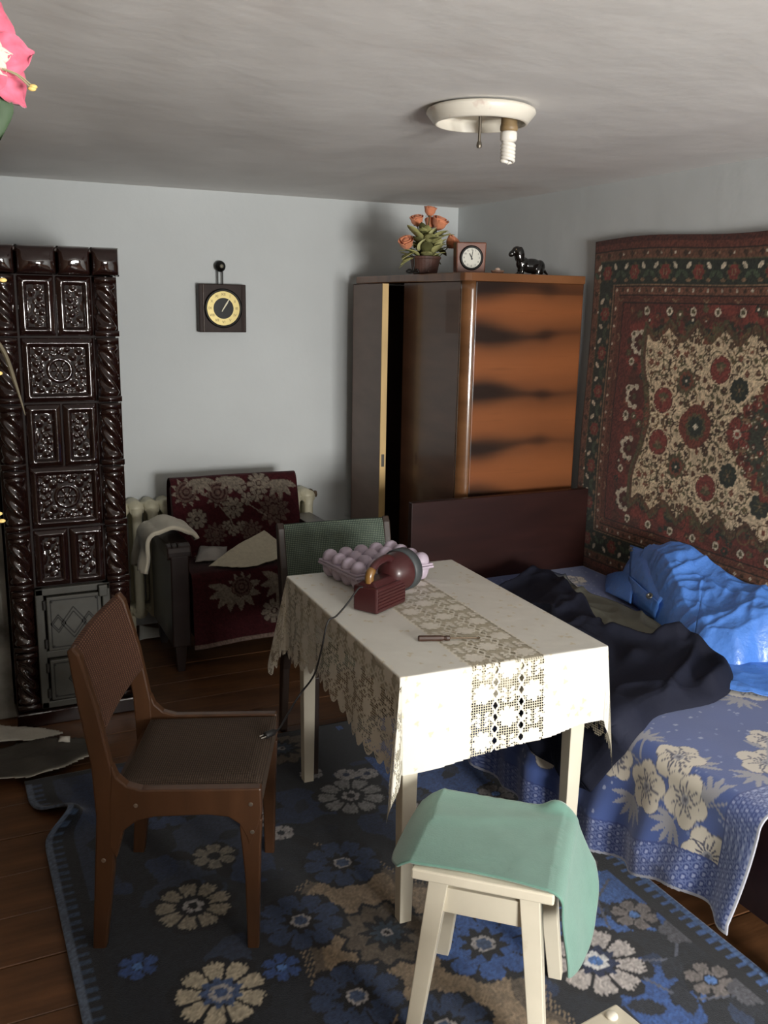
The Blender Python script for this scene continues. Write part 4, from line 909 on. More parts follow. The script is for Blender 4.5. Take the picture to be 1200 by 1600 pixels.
# green cloth, in stool coordinates
a01, b01 = np.meshgrid(np.linspace(0, 1, 120), np.linspace(0, 1, 70)); sx = 0.303; V = 0.010+0.365*b01
lim = 0.303+0.225*(1-0.35*smooth(0.14, 0.38, V))*np.clip(1-(np.abs(V-0.16)/0.225)**4, 0.05, 1)**0.5
lo0 = -0.092+0.05*np.clip((np.abs(V-0.20)/0.19), 0, 1)**3
U = lo0+(lim-lo0)*a01
V = V+(0.008*np.sin(U*13)+0.010*smooth(0.02, -0.06, U))*(1-b01)+0.010*np.sin(U*19+1)*b01
r = 0.03; over = np.clip(U-(sx-0.012), 0, None); a = np.clip(over/r, 0, PI/2*0.96); dn = np.clip(over-r*PI/2*0.96, 0, None)
fold = smooth(0, 0.16, dn)*(0.012*np.sin(V*22+0.6)+0.010)
X = np.where(over > 0, sx-0.012+r*np.sin(a)+0.34*smooth(0.0, 0.22, V)*dn+fold, U); Z = np.where(over > 0, 0.4535-r*(1-np.cos(a))-dn, 0.4535)
lo_ = np.clip(-0.004-U, 0, None); X = np.where(lo_ > 0, -0.004-0.80*lo_, X); Z = np.where(lo_ > 0, 0.4535-0.35*lo_-4.0*lo_**2+0.004, Z)
ov = np.clip(V-0.335, 0, None); Y = np.where(ov > 0, 0.335+0.5*ov, V); Z = Z-0.85*ov
bump_ = 0.010*np.exp(-((U-0.27)/0.03)**2-((V-0.33)/0.02)**2)
Z = Z+np.where((over == 0) & (lo_ == 0), 0.004*fbm(U*9, V*9, 4)+0.006*np.exp(-((V-0.20-0.3*U)/0.03)**2)*0.5, 0)+bump_*2.2
gc = gridmesh('green_cloth', st(X, Y, Z), None, M('mint_fleece', (104, 142, 128), 0.9, noise=(18, 0.05), sheen=0.4, bump=(220, 0.25, 0.002), spec=0.15), solid=0.005)
gc.location = st1.location; gc.rotation_euler = st1.rotation_euler
tag(gc, 'mint green cloth draped over the seat of the front stool', 'cloth')

# ------------------------------------------------------------------ radiator on the back wall
rad = thing('radiator', 'cream painted cast iron radiator on the wall behind the armchair', 'radiator', (0.72, 4.50, 0.09))
cream_p = M('cream_radiator_paint', (204, 198, 172), 0.45, noise=(7, 0.1), bump=(16, 0.1), stain=(8, (150, 138, 104), 0.6, 0.8))
mb = MB(); H_ = 0.58
for y in (-0.052, 0.052):
    mb.tube(crom([(0, y, 0.03), (0, y, 0.29), (0, y, H_-0.03)], 4), [0.030]+[0.024]*7+[0.030], 10)
mb.tube([(0, -0.062, 0.03), (0, 0.062, 0.03)], 0.034, 10); mb.tube([(0, -0.062, H_-0.032), (0, 0.062, H_-0.032)], 0.036, 10); mb.box(-0.012, 0.012, -0.05, 0.05, 0.05, H_-0.05)
sec = mb.mesh('section')
for k in range(14): o = link('section', sec, cream_p, rad, smooth=True); o.location = (0.035+k*0.0735, 0, 0)
MB().tube([(0.0, 0, 0.03), (1.03, 0, 0.03)], 0.024, 10).tube([(0.0, 0, H_-0.032), (1.03, 0, H_-0.032)], 0.024, 10).build('header_pipe', cream_p, rad, smooth=True)
MB().lathe([(0.030, 1.010), (0.030, 1.030), (0.018, 1.034), (0.018, 1.055), (0.0, 1.057)], (0, 0, H_-0.032), 'x', 6).build('end_plug', M('rusty_plug', (92, 74, 54), 0.6, noise=(20, 0.3)), rad)
for x in (0.075, 0.955): MB().box(x-0.012, x+0.012, -0.045, 0.045, -0.09, 0.01).build('foot', cream_p, rad, bevel=0.003)
scrap = patch('paper_scrap', [(0.80, 4.36, 0.004), (0.90, 4.34, 0.02), (0.92, 4.42, 0.03), (0.82, 4.45, 0.05)], M('grey_paper', (176, 176, 170), 0.8), None, sd=2, solid=0.001)
tag(scrap, 'small crumpled paper scrap on the floor beneath the radiator', 'paper')

# ------------------------------------------------------------------ armchair
arm = thing('armchair', 'burgundy flowered armchair with dark wooden arms in front of the radiator', 'armchair', (1.258, 3.88, 0), math.radians(-1.5))
dk = M('dark_varnished_wood', (40, 26, 22), 0.4, noise=(5, 0.2), coat=0.2)
bur_plain = M('burgundy_cloth', (74, 30, 32), 0.9, noise=(9, 0.1))
for s_ in (-1, 1):
    x0, x1 = (0.305, 0.41) if s_ > 0 else (-0.41, -0.305)
    MB().box(x0+0.012, x1-0.012, 0.03, 0.46, 0.12, 0.56).build('arm_panel', dk, arm, bevel=0.01)
    ap = MB().prism([(0.0, 0.555), (0.0, 0.530), (0.03, 0.515), (0.47, 0.545), (0.47, 0.580), (0.04, 0.588), (0.012, 0.578)], x0, x1, 'x').build('armrest', dk, arm, bevel=0.008, seg=3)
    for q in (0.02, 0.045): MB().box(x0+q, x0+q+0.008, -0.003, 0.06, 0.578, 0.590).build('arm_groove', dk, ap, bevel=0.002)
    MB().prism([(0.0, 0.12), (0.045, 0.12), (0.045, 0.54), (0.0, 0.54)], x0+0.012, x1-0.012, 'x').build('arm_post', dk, arm, bevel=0.006)
    for y in (0.01, 0.40): MB().hexa([(x0+0.035, y+0.008, 0), (x0+0.065, y+0.008, 0), (x0+0.065, y+0.038, 0), (x0+0.035, y+0.038, 0)], [(x0+0.025, y, 0.125), (x0+0.075, y, 0.125), (x0+0.075, y+0.046, 0.125), (x0+0.025, y+0.046, 0.125)]).build('leg', dk, arm)
MB().box(-0.30, 0.30, 0.0, 0.36, 0.28, 0.432).build('seat_cushion', bur_plain, arm, bevel=0.03, seg=3)
MB().box(-0.30, 0.30, 0.02, 0.42, 0.15, 0.27).build('seat_base', dk, arm, bevel=0.005)
MB().prism([(0.30, 0.40), (0.40, 0.40), (0.475, 0.765), (0.40, 0.775)], -0.305, 0.305, 'x').build('backrest', bur_plain, arm, bevel=0.02, seg=3)
# flowered throw over back, seat and front
prof = crom([(0, 0.492, 0.60), (0, 0.490, 0.74), (0, 0.462, 0.790), (0, 0.410, 0.792), (0, 0.375, 0.70), (0, 0.325, 0.52), (0, 0.295, 0.452), (0, 0.24, 0.440), (0, 0.12, 0.446), (0, 0.02, 0.446), (0, -0.010, 0.430), (0, -0.018, 0.38), (0, -0.022, 0.25), (0, -0.024, 0.115)], 8)
pp = np.array([(p.y, p.z) for p in prof]); sl = np.concatenate([[0], np.cumsum(np.hypot(*np.diff(pp, axis=0).T))]); LT = sl[-1]
cv = Canvas(-0.310, 0.310, 0, LT, 0.0045, (84, 26, 30)); rnd = random.Random(4)
cv.C[:] = np.array((56, 22, 25))*(0.9+0.2*fbm(cv.U*4, cv.V*4, 3))[..., None]
GF, GF2, GD = (112, 103, 92), (86, 70, 63), (52, 30, 29)
def daisy(x, y, R, n=9, c=GF): cv.flower(x, y, R*1.05, n, GD, dip=0.3); cv.petals(x, y, R, n, c, 0.3, 0.25, 0.18 if n > 6 else 0.30, 0.05); cv.disc(x, y, R*0.25, GD); cv.flower(x, y, R*0.19, 6, c)
def mleaf(x, y, R, rot, c=GF2):
    for k in range(5):
        a = rot+(-1.2, -0.6, 0, 0.6, 1.2)[k]; cv.leaf(x+R*0.5*math.cos(a), y+R*0.5*math.sin(a), R*0.55, R*0.20, a, c, 0.2)
def peony(x, y, R, c=GF2):
    cv.star(x, y, R, 11, c, 0.2, 0.35); cv.star(x, y, R*0.78, 11, GD, 0.5, 0.3); cv.star(x, y, R*0.70, 11, c, 0.5, 0.35); cv.flower(x, y, R*0.42, 7, GD, dip=0.3); cv.flower(x, y, R*0.34, 7, c, dip=0.3)
def roses(x, y, R): mleaf(x, y, R*1.3, 1.2, GF); mleaf(x, y, R*1.3, 4.2, GF); cv.flower(x, y, R, 7, GD, dip=0.2); cv.flower(x, y, R*0.92, 7, GF2, dip=0.2); cv.ring(x, y, R*0.7, R*0.55, GD); cv.ring(x, y, R*0.35, R*0.22, GD)
bk = sl[24]     # where the back's face begins
def A(px_, py_): return (px_, bk+py_)
for (x, y), R in ((A(0.115, 0.04), 0.060), (A(-0.02, 0.15), 0.052), (A(-0.20, 0.19), 0.05)): daisy(x, y, R, 9)
for (x, y), R in ((A(0.02, 0.05), 0.035), (A(0.05, 0.11), 0.032), (A(0.10, 0.10), 0.032), (A(-0.03, 0.26), 0.028), (A(0.01, 0.24), 0.026), (A(-0.06, 0.23), 0.024)): daisy(x, y, R, 5)
roses(*A(-0.09, 0.07), 0.055); roses(*A(-0.24, 0.06), 0.055); peony(*A(0.18, 0.17), 0.085); peony(*A(-0.12, 0.27), 0.06); mleaf(*A(0.22, 0.03), 0.09, 1.6, GF); mleaf(*A(-0.02, 0.0), 0.08, 1.7, GF); mleaf(*A(-0.17, 0.0), 0.08, 1.5, GF); peony(*A(0.06, 0.27), 0.06)
ft = LT-0.33
daisy(0.06, ft+0.20, 0.062); mleaf(-0.10, ft+0.08, 0.10, 0.9, GF); mleaf(-0.14, ft+0.08, 0.10, 2.2, GF); roses(-0.09, ft+0.07, 0.05); mleaf(0.13, ft+0.06, 0.11, 1.4, GF); mleaf(0.10, ft+0.06, 0.10, 2.4, GF); peony(0.22, ft+0.22, 0.07); roses(0.23, ft+0.07, 0.05)
for k in range(10): (daisy if k % 2 else peony)(rnd.uniform(-0.28, 0.28), bk+0.36+rnd.uniform(0.02, 0.26), rnd.uniform(0.035, 0.055))
for pth in ([A(0.02, 0.05), A(0.06, 0.14), A(0.14, 0.20)], [A(-0.09, 0.13), A(-0.04, 0.2), A(-0.02, 0.26)]): cv.line(pth, 0.006, GF)
cv.fill(cv.V > LT-0.022, (104, 88, 80)); cv.grain(0.22, 0.005)
yy = np.interp(cv.V, sl, pp[:, 0]); zz_ = np.interp(cv.V, sl, pp[:, 1])
sag = 0.006*(fbm(cv.U*6, cv.V*6, 7)-0.5)+0.012*np.sin(cv.U*16)*smooth(LT-0.3, LT, cv.V)*0.5
gridmesh('throw', st(cv.U, yy-sag, zz_+0.004+0.008*(fbm(cv.U*5, cv.V*5, 2)-0.5)+0.010*np.sin(cv.U*9+1)*smooth(LT-0.2, LT, cv.V)), cv.C, M('throw_cloth', attr=True, rough=0.95, sheen=0.1, bump=(300, 0.3, 0.002), spec=0.1), arm, solid=0.005)['label'] = 'burgundy throw with beige flowers'
# white cloth over the armrest
u = np.linspace(-0.10, 0.345, 60); v = np.linspace(0, 0.24, 40); U, V = np.meshgrid(u, v)
wa = 0.125
ang_out = np.clip((U-wa)/0.05, 0, PI/2); dn = np.clip(U-wa-0.05*PI/2, 0, None); ai = np.clip(-U/0.04, 0, 1.2); dni = np.clip(-U-0.048, 0, None)
x = np.where(U > wa, -0.300-wa-0.05*np.sin(ang_out)-0.12*dn+0.020*np.sin(V*40+U*9)*smooth(0, 0.1, dn), np.where(U < 0, -0.300+0.04*np.sin(ai)+0.3*dni, -0.300-U))
z = np.where(U > wa, 0.622-0.05*(1-np.cos(ang_out))-dn, np.where(U < 0, 0.622-0.04*(1-np.cos(ai))-0.9*dni, 0.622))+0.022*np.sin(PI*np.clip(U/wa, 0, 1))+0.010*(fbm(U*14, V*14, 3)-0.5)
y = 0.075+V*(1+0.0*U)+0.03*np.sin(U*7)-0.02*dn
lim = (U < 0.345-0.02*np.abs(np.sin(V*13+0.5))) & (U > -0.085+0.04*np.abs(V-0.1)/0.12)
wcl = gridmesh('white_cloth', st(x, y, z), None, M('white_linen', (200, 192, 172), 0.85, noise=(12, 0.06), sheen=0.2, bump=(40, 0.3, 0.004)), keep=lim[:-1, :-1] & lim[1:, 1:], solid=0.018)
wcl.location = arm.location; wcl.rotation_euler = arm.rotation_euler
tag(wcl, 'white linen cloth draped over the left armrest of the armchair', 'cloth')
# doily napkin on the seat
u = np.linspace(0, 1, 50); U, V = np.meshgrid(u, u)
A_, B_, C_, D_ = [np.array(p) for p in ((1.035, 3.93, 0.470), (1.17, 3.865, 0.466), (1.46, 3.93, 0.470), (1.36, 4.13, 0.560))]
P = A_*((1-U)*(1-V))[..., None]+B_*(U*(1-V))[..., None]+C_*(U*V)[..., None]+D_*((1-U)*V)[..., None]
P[..., 2] += 0.012*np.sin(U*5+V*3)*np.sin(PI*V)+0.006*(fbm(U*7, V*7, 5)-0.5)
sc = 0.02+0.016*np.abs(np.sin(V*PI*9)); keepn = (U < 1-sc*0.9) & (V < 0.985) & (U > 0.004)
dn_ = gridmesh('napkin', P, None, M('lace_napkin', (192, 184, 162), 0.9, noise=(60, 0.08), bump=(160, 0.7, 0.004)), keep=keepn[:-1, :-1], solid=0.004)
tag(dn_, 'beige lace-edged napkin lying crumpled on the armchair seat', 'napkin')
bg = patch('plastic_bag', [(1.00, 4.02, 0.470), (1.13, 3.99, 0.466), (1.17, 4.09, 0.505), (1.05, 4.12, 0.515)], M('milky_plastic', (176, 172, 166), 0.25, noise=(20, 0.1), bump=(40, 0.6, 0.006), alpha=0.8), None, bow=0.03, sd=6)
tag(bg, 'crumpled milky plastic bag on the armchair seat beside the napkin', 'plastic bag')

# ------------------------------------------------------------------ ceiling lamp
lamp = thing('ceiling_lamp', 'bare white ceiling lamp ring with spiral bulb and missing shade', 'lamp', (1.372, 2.288, ZC-0.006))
lamp_w = M('lamp_white_metal', (226, 220, 206), 0.35, noise=(6, 0.05), stain=(16, (176, 140, 128), 0.57, 0.75))
MB().lathe([(0.135, 0.0), (0.144, -0.004), (0.146, -0.012), (0.126, -0.037), (0.121, -0.040), (0.117, -0.038), (0.134, -0.014), (0.10, -0.006)], n=64, caps=False).build('lamp_ring', lamp_w, lamp, smooth=True)
MB().lathe([(0.11, -0.006), (0.10, -0.010), (0.0, -0.010)], n=40).build('back_plate', M('yellowed_plate', (214, 204, 180), 0.5, noise=(8, 0.1)), lamp)
MB().box(-0.104, 0.104, -0.006, 0.006, -0.016, -0.010).build('mount_bar', M('steel_bar', (150, 140, 122), 0.4, metal=0.7), lamp)
steel = M('grey_steel', (112, 104, 92), 0.45, metal=0.7)
MB().lathe([(0.0042, -0.010), (0.0042, -0.082), (0.006, -0.083), (0.0075, -0.092), (0.006, -0.098), (0, -0.098)], (-0.003, -0.002, 0), n=12).build('threaded_rod', steel, lamp, smooth=False)
BX, BY = 0.055, -0.055
MB().lathe([(0.018, -0.010), (0.0215, -0.016), (0.0215, -0.040), (0.0235, -0.048), (0.0235, -0.056), (0.020, -0.060), (0.0, -0.060)], (BX, BY, 0), n=24).build('lamp_socket', M('brown_socket', (150, 126, 90), 0.5, noise=(14, 0.3)), lamp, smooth=True)
wg = M('bulb_white', (236, 232, 222), 0.25, coat=0.3)
blb = MB().lathe([(0.0215, -0.060), (0.0225, -0.064), (0.0225, -0.080), (0.018, -0.086), (0.0, -0.086)], (BX, BY, 0), n=24).build('bulb_base', wg, lamp, smooth=True)
for ph in (0, PI):
    pts = [(BX+0.0155*math.cos(ph+t_*PI*5.0), BY+0.0155*math.sin(ph+t_*PI*5.0), -0.088-0.046*t_) for t_ in np.linspace(0, 1, 60)]
    pts += [(BX+0.0155*(1-k/4)*math.cos(ph+PI*5.0+k*0.3), BY+0.0155*(1-k/4)*math.sin(ph+PI*5.0+k*0.3), -0.134-0.004*k/4) for k in range(1, 4)]
    MB().tube(pts, 0.0052, 8).build('spiral_tube', wg, blb, smooth=True)

# ------------------------------------------------------------------ things on top of the wardrobe
WT = 1.7575
mc = thing('table_clock', 'small square wooden clock with white dial on the wardrobe top', 'clock', (2.176, 3.68, WT), math.radians(-14))
redw = M('reddish_wood', (118, 68, 46), 0.4, noise=(5, 0.2), scale=(5, 5, 1), coat=0.2)
MB().prism([(-0.065, 0.0), (0.065, 0.0), (0.069, 0.138), (-0.069, 0.136)], -0.028, 0.028).build('clock_case', redw, mc, bevel=0.005)
MB().lathe([(0.052, -0.026), (0.053, -0.036), (0.045, -0.039), (0.042, -0.033)], (0.0, 0, 0.070), 'y', 36).build('bezel', blackm, mc, smooth=True)
MB().lathe([(0.044, -0.028), (0.044, -0.034), (0, -0.034)], (0, 0, 0.070), 'y', 36).build('dial', M('white_dial', (214, 212, 198), 0.3, coat=0.6), mc)
for k in range(12):
    a = 2*PI*((k+1) % 12)/12; text(str(k+1), 0.0115, blackm, mc, (0.0345*math.sin(a), -0.0343, 0.070+0.0345*math.cos(a)), (PI/2, 0, 0), ext=0.0003)
cl0 = bpy.data.objects.new('hand_set', None)
for nm, an, ln, w_ in (('hour_hand', -0.50, 0.022, 0.005), ('minute_hand', 0.15, 0.033, 0.003)):
    s_, c_ = math.sin(an), math.cos(an)
    MB().prism([(-0.008*s_-w_/2*c_, 0.070-0.008*c_+w_/2*s_), (-0.008*s_+w_/2*c_, 0.070-0.008*c_-w_/2*s_), (ln*s_+w_/3*c_, 0.070+ln*c_-w_/3*s_), (ln*s_-w_/3*c_, 0.070+ln*c_+w_/3*s_)], -0.0352, -0.0362).build(nm, blackm, mc)
# dachshund figurine
dog = thing('dog_figurine', 'glossy black dachshund figurine with long ears on the wardrobe top', 'figurine', (2.325, 3.585, WT), math.radians(-8))
mb = MB(); Ry = lambda a: Matrix.Rotation(a, 3, 'Y')
mb.ell((0.108, 0, 0.042), (0.056, 0.026, 0.033)); mb.ell((0.066, 0, 0.050), (0.034, 0.024, 0.030)); mb.ell((0.146, 0, 0.038), (0.028, 0.025, 0.032))
mb.ell((0.047, 0, 0.076), (0.018, 0.016, 0.034), rot=Ry(-0.35)); mb.ell((0.035, 0, 0.105), (0.026, 0.020, 0.020)); mb.ell((0.013, 0, 0.094), (0.022, 0.013, 0.014), rot=Ry(-0.6)); mb.ell((0.002, 0, 0.084), (0.007, 0.007, 0.006))
for s_ in (-1, 1):
    mb.ell((0.046, s_*0.018, 0.088), (0.018, 0.007, 0.036), rot=Ry(-0.15)); mb.ell((0.056, s_*0.014, 0.022), (0.010, 0.009, 0.026)); mb.ell((0.050, s_*0.014, 0.006), (0.016, 0.009, 0.007))
    mb.ell((0.140, s_*0.017, 0.022), (0.022, 0.012, 0.024)); mb.ell((0.134, s_*0.019, 0.006), (0.020, 0.009, 0.007))
mb.tube(crom([(0.165, 0, 0.03), (0.182, 0.004, 0.014), (0.196, 0.012, 0.007)], 4), [0.010, 0.009, 0.008, 0.007, 0.006, 0.006, 0.005, 0.005, 0.004], 8)
body = mb.build('dog_body', M('black_porcelain', (22, 20, 19), 0.08, coat=0.8), dog, smooth=True)
rm = body.modifiers.new('join', 'REMESH'); rm.mode = 'VOXEL'; rm.voxel_size = 0.0028; rm.use_smooth_shade = True
sm = body.modifiers.new('soft', 'SMOOTH'); sm.iterations = 5; sm.factor = 0.5
MB().ell((0.022, -0.016, 0.110), (0.003, 0.002, 0.003)).ell((0.022, 0.016, 0.110), (0.003, 0.002, 0.003)).build('eye', M('dog_eye', (120, 100, 70), 0.1), dog, smooth=True)
tr_ = thing('glass_dish', 'tiny pinkish glass dish between the clock and the dog figurine', 'dish', (2.262, 3.58, WT))
MB().lathe([(0.012, 0), (0.022, 0.004), (0.029, 0.012), (0.030, 0.018), (0.028, 0.018), (0.020, 0.007), (0, 0.005)], n=28).build('dish_bowl', M('pink_glass', (206, 164, 140), 0.15, trans=0.4, coat=0.5), tr_, smooth=True)
MB().ell((0, 0, 0.019), (0.013, 0.013, 0.011)).build('dish_knob', M('pale_knob', (226, 196, 176), 0.2), tr_, smooth=True)
# pot of artificial roses
pot = thing('rose_pot', 'brown basket pot of orange artificial roses on the wardrobe top', 'artificial flowers', (2.045, 3.85, WT))
MB().lathe([(0.050, 0.0), (0.056, 0.004), (0.068, 0.066), (0.072, 0.068), (0.072, 0.078), (0.064, 0.078), (0.060, 0.05), (0.0, 0.05)], n=28).build('pot', M('brown_basket', (84, 56, 48), 0.6, noise=(30, 0.25), bump=(90, 0.5)), pot, smooth=False)
rosem = M('orange_silk', (222, 142, 104), 0.8, noise=(14, 0.18), sheen=0.2); leafm = M('faded_green_leaf', (172, 170, 112), 0.75, noise=(18, 0.2)); leafd = M('olive_leaf', (96, 96, 56), 0.75, noise=(18, 0.2)); stemm = M('stem_green', (70, 78, 46), 0.7)
rnd = random.Random(8)
def petal_me(R, curl, w=0.9):
    u = np.linspace(0, 1, 7); v = np.linspace(-1, 1, 7); U, V = np.meshgrid(u, v)
    wdt = w*R*np.sqrt(np.clip(U*(1.25-U*0.75), 0, 1)); x = V*wdt*0.62; z = U*R*1.15; y = -curl*R*(V**2)*0.35+R*0.55*(U**2)*0.4+R*0.25*smooth(0.7, 1.0, U)
    return st(x, y, z)
def rose(nm, c, R, parent, mat, tilt):
    Q = Vector(tilt).normalized().to_track_quat('Z', 'Y').to_matrix(); mbs = MB(); n = 7
    for lay, (cnt, off, sc_) in enumerate(((3, 0.10, 0.85), (4, 0.30, 1.0), (5, 0.48, 1.0))):
        for k in range(cnt):
            a = 2*PI*k/cnt+lay*0.7; P = petal_me(R*sc_, 0.9)
            ca, sa = math.cos(a), math.sin(a); vs_ = []
            for p in P.reshape(-1, 3):
                x, y, z = p[0], p[1]*0.25+off*R*(0.30+0.85*math.sin(min(p[2]/R, 1.1)*2.3))+(0.30*R*max(p[2]/R-0.8, 0)*lay), p[2]*(1-0.06*lay); q = Q @ Vector((x*ca-y*sa, x*sa+y*ca, z)); vs_.append(q+Vector(c))
            mbs.add(vs_, [(j*n+i, j*n+i+1, (j+1)*n+i+1, (j+1)*n+i) for j in range(n-1) for i in range(n-1)])
    o = mbs.build(nm, mat, parent, smooth=True, solid=0.0012)
    return o
def leaf_obj(nm, c, d, L_, w_, mat, parent, curl=0.3):
    D = Vector(d).normalized(); S = D.cross(Vector((0, 0, 1))); S = S.normalized() if S.length > 1e-3 else Vector((1, 0, 0)); Nn = S.cross(D)
    vs_ = []; n = 6
    for i in range(n+1):
        t_ = i/n; wd_ = w_*math.sin(PI*min(t_*0.93+0.07, 1.0))**0.8*(1 if i < n else 0.05)
        for q in (-1, 0, 1): vs_.append(Vector(c)+D*L_*t_+S*wd_*q+Nn*(-curl*L_*t_*t_+abs(q)*wd_*0.12))
    return MB().add(vs_, [(i*3+q, i*3+q+1, (i+1)*3+q+1, (i+1)*3+q) for i in range(n) for q in (0, 1)]).build(nm, mat, parent, smooth=True, solid=0.001)
heads = [((0.016, 0, 0.252), 0.034, (0.05, -0.2, 1)), ((-0.040, 0.005, 0.208), 0.036, (-0.3, -0.3, 1)), ((0.052, -0.006, 0.196), 0.044, (0.2, -0.5, 1)), ((-0.090, 0, 0.108), 0.040, (-0.5, -0.5, 0.9)), ((0.110, -0.01, 0.122), 0.042, (0.5, -0.5, 0.8)), ((0.040, 0.03, 0.205), 0.034, (0.2, 0.3, 1))]
for c, R, tl in heads:
    r_ = rose('rose', c, R*1.2, pot, rosem, tl); MB().ell(Vector(c)+Vector(tl).normalized()*R*0.75, (R*0.5, R*0.5, R*0.62)).build('rose_heart', rosem, r_, smooth=True)
    MB().tube(crom([(c[0]*0.2, c[1]*0.2, 0.05), (c[0]*0.5, c[1]*0.5, c[2]*0.55), c], 5), 0.0025, 6).build('stem', stemm, pot)
    for k in range(3): leaf_obj('sepal', Vector(c)-Vector(tl).normalized()*0.002, (math.cos(k*2.1)*0.8, math.sin(k*2.1)*0.8, 0.4), 0.022, 0.006, stemm, pot)
for k in range(64):
    a = rnd.uniform(0, 2*PI); r_ = rnd.uniform(0.01, 0.065); z = rnd.uniform(0.070, 0.165)-0.2*r_*0; d = (math.cos(a), math.sin(a)*0.8, rnd.uniform(-0.25, 0.9) if math.sin(a) > -0.2 else rnd.uniform(0.5, 1.3))
    leaf_obj('leaf', (r_*math.cos(a), r_*math.sin(a), z), d, rnd.uniform(0.055, 0.09), rnd.uniform(0.018, 0.030), leafm if rnd.random() < 0.6 else leafd, pot)
for c in ((-0.02, -0.05, 0.12), (-0.015, -0.055, 0.15), (0.03, -0.06, 0.115), (-0.055, -0.04, 0.10)): leaf_obj('leaf', c, (rnd.uniform(-0.5, 0.5), -0.3, 1), 0.06, 0.022, M('pale_leaf', (186, 184, 130), 0.75, noise=(20, 0.12)), pot)
for d in ((-1, -0.2, 0.0), (-1, 0.2, -0.2), (-0.9, -0.4, 0.15)): leaf_obj('leaf', (-0.05, 0, 0.07), d, 0.085, 0.02, leafm, pot, 0.4)
key = thing('black_bow', 'small black twisted bow beside the rose pot', 'bow', (1.958, 3.80, WT))
MB().tube(crom([(0, 0, 0.010), (-0.018, 0, 0.016), (-0.030, 0, 0.008), (-0.014, 0, 0.004), (0.004, 0, 0.008), (0.022, 0.004, 0.018), (0.030, 0, 0.006), (0.010, 0, 0.004)], 5), 0.0045, 6).build('ribbon', blackm, key, smooth=True)
MB().tube(crom([(0, 0, 0.008), (0.004, -0.004, 0.04), (0.000, -0.006, 0.075)], 5), 0.003, 6).build('ribbon_tail', blackm, key, smooth=True)

# ------------------------------------------------------------------ floor litter before the stove
gp = M('grey_film', (96, 94, 88), 0.45, noise=(10, 0.25), bump=(26, 0.8, 0.012), stain=(9, (60, 54, 48), 0.5, 0.7))
u = np.linspace(-0.30, 0.46, 70); v = np.linspace(3.05, 3.48, 50); U, V = np.meshgrid(u, v)
lim = (V > 3.105+0.17*(U-0.09)*(U > -1)*0.9+0.02*np.sin(U*20)) & (V < 3.36+0.05*np.sin(U*9))
edge_ = np.exp(-((V-(3.105+0.153*(U-0.09)+0.02*np.sin(U*20)))/0.03)**2)
C_ = np.array((74, 70, 64))*(0.7+0.5*fbm(U*9, V*9, 3))[..., None]*(1-edge_[..., None])+np.array((168, 164, 152))*edge_[..., None]
o = gridmesh('plastic_sheet', st(U, V, 0.012+0.030*fbm(U*8, V*8, 2)+0.012*edge_), C_, M('dusty_sheet', attr=True, rough=0.6, bump=(30, 0.5, 0.008)), keep=lim[:-1, :-1] & lim[1:, 1:], solid=0.003)
tag(o, 'dusty grey sheet with a pale turned edge on the floor before the stove', 'sheet')
u = np.linspace(-0.25, 0.40, 60); v = np.linspace(3.36, 3.56, 34); U, V = np.meshgrid(u, v)
lim = (V > 3.385+0.02*np.sin(U*11)+0.10*smooth(0.2, 0.42, U)) & (V < 3.55-0.10*smooth(0.10, 0.40, U)+0.01*np.sin(U*30))
o = gridmesh('white_rag', st(U, V, 0.014+0.055*fbm(U*7+2, V*9, 5)*smooth(0.42, 0.0, U)), None, M('dirty_white_rag', (182, 178, 166), 0.85, noise=(9, 0.15), bump=(20, 0.6, 0.01)), keep=lim[:-1, :-1] & lim[1:, 1:], solid=0.004)
tag(o, 'crumpled dirty white rag on the floor at the foot of the stove', 'rag')
o = patch('paper_scrap', [(0.305, 3.335, 0.034), (0.345, 3.325, 0.034), (0.350, 3.350, 0.045), (0.315, 3.360, 0.045)], M('white_paper', (206, 202, 190), 0.8), None, n=6, sd=2, solid=0.001)
tag(o, 'tiny white paper scrap lying on the dusty grey sheet', 'paper')

# ------------------------------------------------------------------ artificial lilies at the left edge of the view
lily = thing('lily_spray', 'tall pink artificial lilies reaching into view at the left edge', 'artificial flowers', (-0.02, 1.02, 0))
MB().lathe([(0.06, 0.0), (0.075, 0.02), (0.085, 0.18), (0.055, 0.36), (0.040, 0.44), (0.052, 0.48), (0.046, 0.48), (0.034, 0.44), (0.045, 0.36), (0.0, 0.30)], n=24).build('vase', M('brown_vase', (96, 66, 50), 0.3, coat=0.4), lily, smooth=True)
pink = M('pink_silk', (206, 94, 118), 0.7, noise=(70, 0.3), sheen=0.3); blush = M('blush_silk', (236, 190, 178), 0.7); gl_ = M('dark_silk_leaf', (62, 82, 56), 0.7, noise=(14, 0.2)); st_m = M('pale_stem', (150, 144, 112), 0.6); yb = M('yellow_anther', (214, 184, 112), 0.6)
MB().tube(crom([(0, 0, 0.40), (0.01, 0.0, 1.0), (0.03, 0.0, 1.5), (0.065, 0.0, 1.80), (0.075, 0.0, 1.845)], 6), 0.004, 6).build('stem', gl_, lily)
fc = Vector((0.088, 0.0, 1.842))
